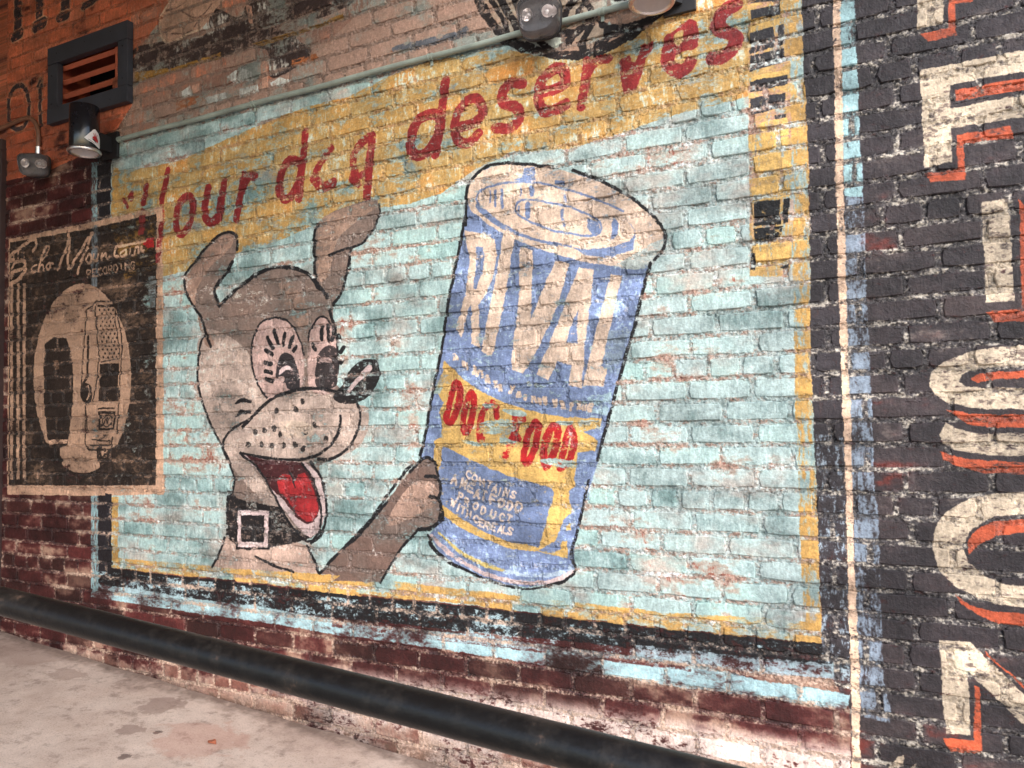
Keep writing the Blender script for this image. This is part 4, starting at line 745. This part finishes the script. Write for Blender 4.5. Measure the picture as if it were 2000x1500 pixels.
# ------------------------------------------------------------------ setting: ground, ramp
bm = bmesh.new(); box_bm(bm, (-60, -60, -.3), (60, 60, 0)); tag(from_bm('ground', bm, M_ASPH), kind='structure', label='worn asphalt ground of the alley')
bm = bmesh.new(); nx, ny = 160, 44; RX0, RX1, RY0, RY1 = -7.0, 2.6, -1.78, -.012
vv = [[bm.verts.new((RX0+(RX1-RX0)*i/nx, RY0+(RY1-RY0)*j/ny, max(fz(RX0+(RX1-RX0)*i/nx), .012) + .003*math.sin(i*.9+j*.31)*math.sin(j*.7-i*.2))) for j in range(ny+1)] for i in range(nx+1)]
for i in range(nx):
    for j in range(ny): bm.faces.new((vv[i][j], vv[i+1][j], vv[i+1][j+1], vv[i][j+1]))
lo_ = [[bm.verts.new((vv[i][j].co.x, vv[i][j].co.y, -.1)) for j in (0,)] for i in range(nx+1)]
for i in range(nx): bm.faces.new((vv[i][0], lo_[i][0], lo_[i+1][0], vv[i+1][0]))
tag(from_bm('ramp', bm, M_CONC, smooth_=True), kind='structure', label='pale stained concrete ramp along the wall')

# ------------------------------------------------------------------ brick wall
wall = empty('brick_wall', (-1.7, .03, .0), 'painted brick wall with a faded dog food mural and lettering', 'wall')
def brick_template(L, H, seed):
    r = random.Random(seed); nx, nz = 4, 2
    V, F = [], []
    g = {}
    bow = r.uniform(-.0015, .0015)
    for i in range(nx+1):
        for j in range(nz+1):
            u, w = i/nx, j/nz; edge = i in (0, nx) or j in (0, nz)
            x = (u-.5)*(L-.005) + r.uniform(-.0026, .0026); z = (w-.5)*(H-.005) + r.uniform(-.0020, .0020)
            y = -.0026 + r.uniform(-.0007, .0007) + bow*(1-(2*u-1)**2)
            if i in (0, nx) and j in (0, nz): x *= 1 - r.uniform(.002, .007)/(L/2); z *= 1 - r.uniform(.002, .006)/(H/2)
            g[i, j] = len(V); V.append((x, y, z))
    loop = [(i, 0) for i in range(nx)] + [(nx, j) for j in range(nz)] + [(i, nz) for i in range(nx, 0, -1)] + [(0, j) for j in range(nz, 0, -1)]
    A = [g[k] for k in loop]; B = []; Cc = []
    for k in loop:
        x, y, z = V[g[k]]; sx = (1 if k[0] == nx else -1 if k[0] == 0 else 0); sz = (1 if k[1] == nz else -1 if k[1] == 0 else 0)
        B.append(len(V)); V.append((x+sx*.0028, y+.0024, z+sz*.0028))
    for k in loop:
        x, y, z = V[g[k]]; sx = (1 if k[0] == nx else -1 if k[0] == 0 else 0); sz = (1 if k[1] == nz else -1 if k[1] == 0 else 0)
        Cc.append(len(V)); V.append((x+sx*.004, .030, z+sz*.004))
    for i in range(nx):
        for j in range(nz): F.append((g[i, j], g[i+1, j], g[i+1, j+1], g[i, j+1]))
    n = len(loop)
    for P, Q in ((A, B), (B, Cc)):
        for k in range(n): F.append((P[k], Q[k], Q[(k+1) % n], P[(k+1) % n]))
    return np.array(V, float), F
NT = 12
TS = [brick_template(.19, .057, 40+k) for k in range(NT)]; TH_ = [brick_template(.09, .057, 80+k) for k in range(NT)]
def tpl_mesh(t, nm):
    me = bpy.data.meshes.new(nm); me.from_pydata([tuple(v) for v in t[0]], [], t[1]); me.update()
    me.polygons.foreach_set('use_smooth', [True]*len(me.polygons)); me.set_sharp_from_angle(angle=math.radians(28)); me.materials.append(M_BRICK); return me
MS = [tpl_mesh(t, 'brick_stretcher') for t in TS]; MH = [tpl_mesh(t, 'brick_header') for t in TH_]
def area(bk):
    x0, x1, z0, z1 = bk; p = proj([(x0, 0, z0), (x1, 0, z0), (x1, 0, z1), (x0, 0, z1)])
    if p[:, 0].min() > 1985 or p[:, 0].max() < 15 or p[:, 1].min() > 1485 or p[:, 1].max() < 15: return 0
    if z1 < fz((x0+x1)/2) + .02: return 0
    q = np.roll(p, -1, 0); return abs((p[:, 0]*q[:, 1]-q[:, 0]*p[:, 1]).sum())/2
order = sorted(range(len(bricks)), key=lambda i: -area(bricks[i])); big = set(order[:300])
SV, SF = [], []; off = 0; brng = random.Random(21)
for i, (x0, x1, z0, z1) in enumerate(bricks):
    Lb, Hb = x1-x0, z1-z0; k = brng.randrange(NT); hd = Lb < .135
    ry = brng.gauss(0, .006); dy = brng.gauss(0, .0008); rx = brng.gauss(0, .007); rz = brng.gauss(0, .006)
    sx, sz = Lb/(.09 if hd else .19), Hb/.057
    if i in big:
        o = bpy.data.objects.new('brick', MH[k] if hd else MS[k]); C.objects.link(o)
        o.parent = wall; o.matrix_parent_inverse = Matrix.Translation(-wall.location)
        o.location = ((x0+x1)/2, dy, (z0+z1)/2); o.scale = (sx, 1, sz); o.rotation_euler = (rx, ry, rz)
    else:
        V, F = (TH_ if hd else TS)[k]
        R = np.array((Matrix.Rotation(rz, 3, 'Z') @ Matrix.Rotation(ry, 3, 'Y') @ Matrix.Rotation(rx, 3, 'X')))
        SV.append((V*np.array([sx, 1, sz])) @ R.T + np.array([(x0+x1)/2, dy, (z0+z1)/2])); SF += [tuple(a_+off for a_ in f) for f in F]; off += len(V)
me = bpy.data.meshes.new('brick_courses'); me.from_pydata(np.concatenate(SV).tolist(), [], SF); me.update()
me.polygons.foreach_set('use_smooth', [True]*len(me.polygons)); me.set_sharp_from_angle(angle=math.radians(28))
tag(link('brick_courses', me, M_BRICK, wall), kind='stuff')
# mortar: lumpy sheet in the joints only
st = .0038
gx = np.arange(WX0, WX1, st); gz = np.arange(WZ0, WZ1, st); nX, nZ = len(gx), len(gz)
TXi = np.clip(((gx-TX0)/RES).astype(int), 0, TW-1); TZi = np.clip(((gz-TZ0)/RES).astype(int), 0, TH-1)
sub = lambda A: A[np.ix_(TZi, TXi)]
h = .0008 - .0013*sub(DRY[::-1, :]) - .0016*sub(BLO) - .0017*rng.standard_normal((nZ, nX)) - .0010*sub(FIN)
h = np.clip(h, -.0055, .0080)
keep = np.ones((nZ, nX), bool)
for (x0, x1, z0, z1) in bricks:
    a_ = np.searchsorted(gx, x0+.0075); b_ = np.searchsorted(gx, x1-.0075); d_ = np.searchsorted(gz, z0+.0065); e_ = np.searchsorted(gz, z1-.0065)
    keep[d_:e_, a_:b_] = False
vo = (gx[None, :] > V_X0) & (gx[None, :] < V_X1) & (gz[:, None] > V_Z0) & (gz[:, None] < V_Z1); keep[vo] = False
qk = keep[:-1, :-1] | keep[1:, :-1] | keep[:-1, 1:] | keep[1:, 1:]
vo2 = vo[:-1, :-1] & vo[1:, 1:]; qk &= ~vo2
used = np.zeros((nZ, nX), bool)
for s in ((slice(0, -1), slice(0, -1)), (slice(1, None), slice(0, -1)), (slice(0, -1), slice(1, None)), (slice(1, None), slice(1, None))): used[s] |= qk
idx = -np.ones((nZ, nX), np.int32); idx[used] = np.arange(used.sum())
XX, ZZ = np.meshgrid(gx, gz); XX = XX + rng.uniform(-.001, .001, XX.shape); ZZ = ZZ + rng.uniform(-.001, .001, ZZ.shape)
co = np.stack([XX[used], h[used], ZZ[used]], -1).astype(np.float32)
r_, c_ = np.nonzero(qk); quads = np.stack([idx[r_, c_], idx[r_, c_+1], idx[r_+1, c_+1], idx[r_+1, c_]], -1).astype(np.int32)
me = bpy.data.meshes.new('mortar'); me.vertices.add(len(co)); me.vertices.foreach_set('co', co.ravel())
me.loops.add(quads.size); me.loops.foreach_set('vertex_index', quads.ravel()); me.polygons.add(len(quads))
me.polygons.foreach_set('loop_start', np.arange(0, quads.size, 4, dtype=np.int32)); me.polygons.foreach_set('use_smooth', np.ones(len(quads), bool)); me.update(calc_edges=True); me.validate()
link('mortar', me, M_MORT, wall)
print('ramp', FM, fz(0.0))
print('bricks', len(bricks), 'mortar quads', len(quads), 'tex', TW, TH)
# masonry core behind, with the vent opening left free; and the wall above and beyond the bricks in view
bm = bmesh.new()
for a_, b_ in (((WX0, .012, -.1), (V_X0, .25, 4.4)), ((V_X1, .012, -.1), (3.2, .25, 4.4)), ((V_X0, .012, -.1), (V_X1, .25, V_Z0)), ((V_X0, .012, V_Z1), (V_X1, .25, 4.4))): box_bm(bm, a_, b_)
box_bm(bm, (-7.0, .012, 2.99), (WX0-.0, .25, 4.4)); box_bm(bm, (-7.0, .012, -.1), (-5.2, .25, 2.99))
from_bm('masonry_core', bm, M_MORT, wall)

# ------------------------------------------------------------------ door at the far end
DX1 = WX0; DX0 = -5.15; DZ0 = fz(-4.6)-.06; DZ1 = 2.96
door = empty('door', ((DX0+DX1)/2, 0, DZ0), 'dark brown steel door and frame at the end of the brick wall', 'door')
for a_, b_ in (((DX1-.055, -.03, DZ0), (DX1+.012, .15, DZ1)), ((DX0, -.03, DZ0), (DX0+.055, .15, DZ1)), ((DX0, -.031, DZ1-.0), (DX1+.012, .15, DZ1+.06))):
    bm = bmesh.new(); box_bm(bm, a_, b_, .004); from_bm('frame', bm, M_DOOR, door)
bm = bmesh.new(); box_bm(bm, (DX0+.056, .06, DZ0+.01), (DX1-.056, .10, DZ1-.004), .003); from_bm('leaf', bm, M_DOOR, door)
bm = bmesh.new(); tube_bm(bm, [(DX0+.12, .055, DZ0+1.0), (DX0+.12, .0, DZ0+1.0), (DX0+.22, .0, DZ0+1.0)], .011); from_bm('handle', bm, M_ALU, door, True)

# ------------------------------------------------------------------ louvred vent
VY = -.036
def vx(px, py): p = at(px, py, VY); return float(p[0]), float(p[2])
ox0 = vx(92, 160)[0]; ox1 = vx(248.5, 115)[0]
oz1 = (vx(92.4, 99)[1] + vx(250, 34)[1])/2; oz0 = (vx(91, 218+27)[1] + vx(246, 195.5)[1])/2
ix0 = vx(111, 160)[0]; ix1 = vx(229, 115)[0]; iz1 = (vx(112, 126)[1]+vx(229, 76)[1])/2; iz0 = (vx(110, 209)[1]+vx(228, 169)[1])/2
vent = empty('wall_vent', ((ox0+ox1)/2, 0, oz0), 'louvred vent with dark wooden frame and orange slats high on wall', 'vent')
for a_, b_ in (((ox0, VY, iz1), (ox1, -.004, oz1)), ((ox0, VY, oz0), (ox1, -.004, iz0)), ((ox0, VY+.0015, iz0+.001), (ix0, -.004, iz1-.001)), ((ix1, VY+.0015, iz0+.001), (ox1-.001, -.004, iz1-.001))):
    bm = bmesh.new(); box_bm(bm, a_, b_, .0025); from_bm('frame_board', bm, M_TRIM, vent)
bm = bmesh.new(); D = .17; t = .012
for a_, b_ in (((V_X0-.004, -.002, V_Z0), (V_X0+t, D, V_Z1)), ((V_X1-t, -.002, V_Z0), (V_X1+.004, D, V_Z1)), ((V_X0+t, -.001, V_Z0-.004), (V_X1-t, D, V_Z0+t)), ((V_X0+t, -.001, V_Z1-t), (V_X1-t, D, V_Z1+.004))): box_bm(bm, a_, b_)
from_bm('lining', bm, M_SLAT, vent)
bm = bmesh.new(); box_bm(bm, (V_X0, D, V_Z0), (V_X1, D+.01, V_Z1)); from_bm('backing', bm, M_VOID, vent)
hgt = iz1 - iz0
for k, f_ in enumerate((.93, .60, .27, -.06)):
    zc = iz0 + f_*hgt; bm = bmesh.new()
    box_bm(bm, (V_X0+t+.001, .004, zc-.011), (V_X1-t-.001, .075, zc+.011), .002, Matrix.Rotation(math.radians(38), 3, 'X'), Vector((0, .004, zc)))
    from_bm('slat', bm, M_SLAT, vent)
for sx_, sz_ in ((.12, .9), (.48, .92), (.8, .93), (.06, .62), (.06, .25), (.94, .7), (.94, .3), (.3, .08), (.8, .08)):
    bm = bmesh.new(); X_, Z_ = ox0+(ox1-ox0)*sx_, oz0+(oz1-oz0)*sz_; bmesh.ops.create_icosphere(bm, subdivisions=1, radius=.004, matrix=Matrix.Translation((X_, VY, Z_))); from_bm('screw', bm, M_BRKT, vent)

# ------------------------------------------------------------------ cylinder wall lamps
def cyl_lamp(wx, zt, zb_, R, standoff, label, sticker, side):
    "wx: cylinder axis X, zt/zb: top and bottom of the housing"
    cy = -standoff
    t = empty('cylinder_lamp', (wx, cy, zb_), label, 'wall lamp', 'cylinder lamps on the wall')
    bm = bmesh.new(); rr = lathe_bm(bm, [(R-.006, .004), (R-.002, .0), (R, .004), (R, zt-zb_-.004), (R-.003, zt-zb_), (.001, zt-zb_+.001)], (wx, cy, zb_), 48); from_bm('housing', bm, M_BLKM, t, True)
    bm = bmesh.new(); lathe_bm(bm, [(R+.0005, .010), (R+.006, .009), (R+.0085, .004), (R+.0085, -.001), (R+.005, -.006), (R-.003, -.006), (R-.008, -.001)], (wx, cy, zb_), 48); from_bm('rim', bm, M_ALU, t, True)
    bm = bmesh.new(); lathe_bm(bm, [(R-.008, -.001), (R-.014, .03), (R*.62, .075), (R*.4, .095), (.001, .10)], (wx, cy, zb_), 48); from_bm('reflector', bm, M_REFL, t, True)
    bm = bmesh.new(); bmesh.ops.create_uvsphere(bm, u_segments=20, v_segments=12, radius=R*.30, matrix=Matrix.Translation((wx, cy, zb_+.085))); from_bm('bulb', bm, M_WHITE, t, True)
    px_ = wx + side
    zm = zb_ + (zt-zb_)*.36
    bm = bmesh.new(); box_bm(bm, (px_-.052, -.018, zm-.062), (px_+.052, -.004, zm+.062), .002); from_bm('mounting_plate', bm, M_BRKT, t)
    bm = bmesh.new(); p0 = Vector((px_, -.017, zm)); p1 = Vector((wx+.25*side, cy+R*.93, zm))
    d_ = (p1-p0); q = bmesh.ops.create_cube(bm, size=1)['verts']; ang = math.atan2(d_.y, d_.x)
    for v in q: v.co = Vector((v.co.x*d_.length, v.co.y*.03, v.co.z*.075))
    bmesh.ops.rotate(bm, verts=q, cent=(0, 0, 0), matrix=Matrix.Rotation(ang, 3, 'Z')); bmesh.ops.translate(bm, verts=q, vec=(p0+p1)/2); from_bm('arm', bm, M_BRKT, t)
    if sticker:
        # diamond sticker wrapped on the housing; th measured from the direction to the viewer
        thc, zc, hw, hh = sticker
        def on(th, z, e=.0008): return (wx+(R+e)*math.cos(th), cy+(R+e)*math.sin(th), z)
        def wrap(name, poly, m_, e):
            n_ = 9; bm = bmesh.new()
            xs_ = [p[0] for p in poly]; lo, hi = min(xs_), max(xs_)
            def span(u):
                ys = []
                for (ax, ay), (bx, by) in zip(poly, poly[1:]+poly[:1]):
                    if (ax-u)*(bx-u) <= 0 and ax != bx: ys.append(ay+(u-ax)*(by-ay)/(bx-ax))
                return min(ys), max(ys)
            prev = None
            for k in range(n_+1):
                u = lo+(hi-lo)*(k/n_)*.999+1e-5*(hi-lo); s0, s1 = span(u)
                cur_ = (bm.verts.new(on(thc+u*hw/R, zc+s0*hh, e)), bm.verts.new(on(thc+u*hw/R, zc+s1*hh+1e-5, e)))
                if prev: bm.faces.new((prev[0], cur_[0], cur_[1], prev[1]))
                prev = cur_
            return from_bm(name, bm, m_, t, True)
        stk = wrap('sticker', [(-1, -.18), (-.86, -.34), (.86, -1), (1, -.8), (1, .2), (.82, .55), (.12, 1), (-.06, .95)], M_WHITE, .0008)
        wrap('sticker_emblem', [(-.25, .02), (.0, .22), (.3, .2), (.55, -.15), (.5, -.45), (.1, -.3)], M_REDV, .0013)
        wrap('sticker_emblem', [(-.3, -.14), (-.1, -.3), (.3, -.55), (.2, -.35), (-.1, -.12)], M_DRKV, .0014)
        for q_ in ([(-.02, .2), (-.12, .5), (-.06, .52), (.06, .24)], [(.12, .2), (.1, .56), (.16, .56), (.2, .22)], [(.25, .2), (.36, .44), (.42, .4), (.32, .16)], [(-.7, -.3), (.0, -.6), (.02, -.56), (-.66, -.25)]):
            wrap('sticker_mark', q_, M_DRKV if q_[0][0] < -.5 else M_REDV, .0013)
    return t
R1 = .063; so = .155
pa = at(165, 252, -so); zt1 = float(at(158, 211, -so)[2]); zb1 = float(at(166, 297, -so)[2])
plate = float(at(221, 276)[0])
vdir = math.atan2(-CAM_D+so-0.0 - 0, -float(pa[0]))        # direction from lamp towards the viewer
cyl_lamp(float(pa[0]), zt1, zb1, R1, so, 'black cylinder wall lamp with white diamond sticker beside the vent', (math.atan2(-CAM_D+so, 0-float(pa[0]))+.66, zb1+.056, .042, .042), plate-float(pa[0]))
so2 = .14; pb = at(1273, 8, -so2); zb2 = float(at(1273, 5, -so2)[2])
cyl_lamp(float(pb[0]), zb2+.205, zb2, R1, so2, 'black cylinder wall lamp above the red word deserves', None, .055)

# ------------------------------------------------------------------ conduit
cz = float(at(620, 174)[2]); cx0 = float(at(243, 277)[0]); cx1 = .72
con = empty('conduit', (-1.8, -.012, cz), 'teal painted electrical conduit running level across the mural', 'pipe')
def cpts(x0, x1, n=40): return [(x0+(x1-x0)*k/n, -.0155+.0008*math.sin(k*1.7), cz+.0016*math.sin(k*.9)) for k in range(n+1)]
bm = bmesh.new(); tube_bm(bm, cpts(cx0, cx1), .0105, 18); from_bm('pipe', bm, M_COND, con, True)
for px_ in (240, 845, 1178, 500):
    x_ = float(at(px_, 875 - (px_+2036)*.2637)[0]); bm = bmesh.new()
    for dx in (-.007, .007): tube_bm(bm, [(x_+dx-.003, -.0155, cz), (x_+dx+.003, -.0155, cz)], .0135, 18)
    box_bm(bm, (x_-.006, -.008, cz-.03), (x_+.006, -.004, cz-.008), .001); from_bm('strap', bm, M_COND, con, True)

# ------------------------------------------------------------------ emergency lamp heads
def lamp_head(cen, yaw, tilt, w, h_, d, label):
    t = empty('emergency_lamp', cen, label, 'emergency lamp', 'emergency lamp heads on the wall')
    Rm = Matrix.Translation(cen) @ Matrix.Rotation(yaw, 4, 'Z') @ Matrix.Rotation(tilt, 4, 'X')
    def sbox(W, H, y0, y1, taper, n=28, e=4.0):
        bm = bmesh.new(); rings = []
        K = 8
        for k in range(K+1):
            u = k/K; y = y0+(y1-y0)*u
            s = 1.0 if u < .55 else 1 - taper*((u-.55)/.45)**2.2
            ring = []
            for q in range(n):
                a_ = 2*math.pi*q/n; ca, sa = math.cos(a_), math.sin(a_)
                r_ = (abs(ca)**e+abs(sa)**e)**(-1/e)
                ring.append(bm.verts.new((W/2*r_*ca*s*(1+.10*(r_*sa)), y, H/2*r_*sa*s)))
            rings.append(ring)
        for A, B in zip(rings, rings[1:]):
            for q in range(n): bm.faces.new((A[q], A[(q+1) % n], B[(q+1) % n], B[q]))
        bm.faces.new(rings[0][::-1]); bm.faces.new(rings[-1])
        return bm
    def place(o): o.data.transform(Rm); return o
    bm = sbox(w, h_, -d*.15, -d, .16); place(from_bm('lens', bm, M_LENS, t, True))
    bm = sbox(w*1.03, h_*1.03, 0, -d*.16, 0); place(from_bm('base', bm, M_BRKT, t, True))
    bm = sbox(w*.92, h_*.92, -d*.17, -d*.24, 0); place(from_bm('back_reflector', bm, plain('smoked_chrome', (.09, .08, .08), .3, metal=.5, nscale=30, var=.2), t, True))
    for s_ in (-1, 1):
        bm = bmesh.new(); lathe_bm(bm, [(.001, .0), (.009, .003), (.017, .011), (.021, .020)], (0, 0, 0), 24)
        bmesh.ops.rotate(bm, verts=bm.verts, cent=(0, 0, 0), matrix=Matrix.Rotation(math.radians(90), 3, 'X') @ Matrix.Rotation(math.radians(14*s_), 3, 'Y')); bmesh.ops.translate(bm, verts=bm.verts, vec=(s_*w*.22, -d*.30, h_*.06)); place(from_bm('reflector', bm, M_ALU, t, True))
        bm = bmesh.new(); bmesh.ops.create_uvsphere(bm, u_segments=16, v_segments=10, radius=.008, matrix=Matrix.Translation((s_*w*.22, -d*.44, h_*.06))); place(from_bm('bulb', bm, M_WHITE, t, True))
    bm = bmesh.new(); tube_bm(bm, [(0, 0, 0), (0, .03, .0), (0, .05, .0)], .014); place(from_bm('knuckle', bm, M_BRKT, t, True))
    return t
p_ = at(1054, 36, -.075); lamp_head((float(p_[0]), -.06, float(p_[2])), math.radians(8), math.radians(8), .142, .132, .075, 'smoky twin bulb emergency lamp head over the striped round picture')
p_ = at(55, 322, -.10); lamp_head((float(p_[0])+.02, -.07, float(p_[2])), math.radians(38), math.radians(12), .128, .112, .08, 'smoky emergency lamp head below the bent brown conduit')
# bent conduit feeding it
def cp(px, py, y=-.016): return tuple(float(v) for v in at(px, py, y))
bp_ = [cp(-60, 268), cp(-10, 255), cp(20, 243), cp(40, 234), cp(54, 231), cp(64, 234), cp(71, 245), cp(75, 260), cp(75, 280), cp(74, 302)]
bcon = empty('bent_conduit', bp_[7], 'brown bent conduit dropping to the emergency lamp beside the vent', 'pipe')
bm = bmesh.new(); tube_bm(bm, [tuple(v) for v in smooth(np.array(bp_), 5, False)], .011, 16); from_bm('pipe', bm, M_RUSTP, bcon, True)
bm = bmesh.new(); tube_bm(bm, [cp(75, 287), cp(74.5, 301)], .014, 16); from_bm('connector', bm, M_ALU, bcon, True)

# ------------------------------------------------------------------ handrail
RLY = -CAM_D + .846; RR = .0242
def rail_z(px, py): p = at(px, py, RLY); return p
pL, pR = rail_z(0, 1173), rail_z(700, 1353.5)
sl = (pR[2]-pL[2])/(pR[0]-pL[0])
rail = empty('handrail', (-.5, RLY, fz(-.5)), 'black painted round steel handrail in front of the brick wall', 'handrail')
def rz(x): return float(pL[2] + sl*(x-pL[0]))
bm = bmesh.new(); tube_bm(bm, [(x, RLY, rz(x)) for x in np.linspace(-4.0, 2.4, 60)], RR, 40); from_bm('rail', bm, M_RAIL, rail, True)
for x in (-3.4, -1.95, .95, 2.2):
    bm = bmesh.new(); tube_bm(bm, [(x, RLY, max(fz(x), 0)-.01), (x, RLY, rz(x)-.01)], .021, 24); from_bm('post', bm, M_RAIL, rail, True)
    bm = bmesh.new(); lathe_bm(bm, [(.06, 0), (.06, .008), (.024, .012)], (x, RLY, max(fz(x), 0)+.002), 24); from_bm('flange', bm, M_RAIL, rail, True)

# ------------------------------------------------------------------ unseen roof and end wall, added to shade the far end
can = empty('shade_canopy', (-4.5, -2, 3.9), 'unseen plaster roof added to shade the far end of the ramp', 'shade_canopy')
bm = bmesh.new(); box_bm(bm, (-9, -5.5, 4.0), (-.5, .011, 4.2)); from_bm('slab', bm, M_CAN, can)
ew = empty('shade_wall', (-5.5, -2.3, 0), 'unseen plaster return wall added to shade the far end of the ramp', 'wall')
bm = bmesh.new(); box_bm(bm, (-5.6, -4.6, -.1), (-5.4, -.05, 3.99)); from_bm('wall_face', bm, M_CAN, ew)

# small dry leaf on the ramp
lp = floor_at(414, 1452); leaf = bmesh.new()
pts = [(-.02, 0), (-.012, .008), (0, .011), (.012, .006), (.022, 0), (.01, -.006), (-.004, -.009), (-.014, -.006)]
top = [leaf.verts.new((lp[0]+x, lp[1]+y*1.3, lp[2]+.005+abs(y)*.6+.004*math.sin(x*200))) for x, y in pts]; bot = [leaf.verts.new((v.co.x, v.co.y, v.co.z-.0012)) for v in top]
leaf.faces.new(top); leaf.faces.new(bot[::-1])
for k in range(len(top)): leaf.faces.new((top[k], bot[k], bot[(k+1) % 8], top[(k+1) % 8]))
o = from_bm('dry_leaf', leaf, plain('dry_leaf', lin(150, 84, 58), .7, nscale=80)); tag(o, 'small reddish brown dry leaf lying on the concrete ramp', 'leaf')
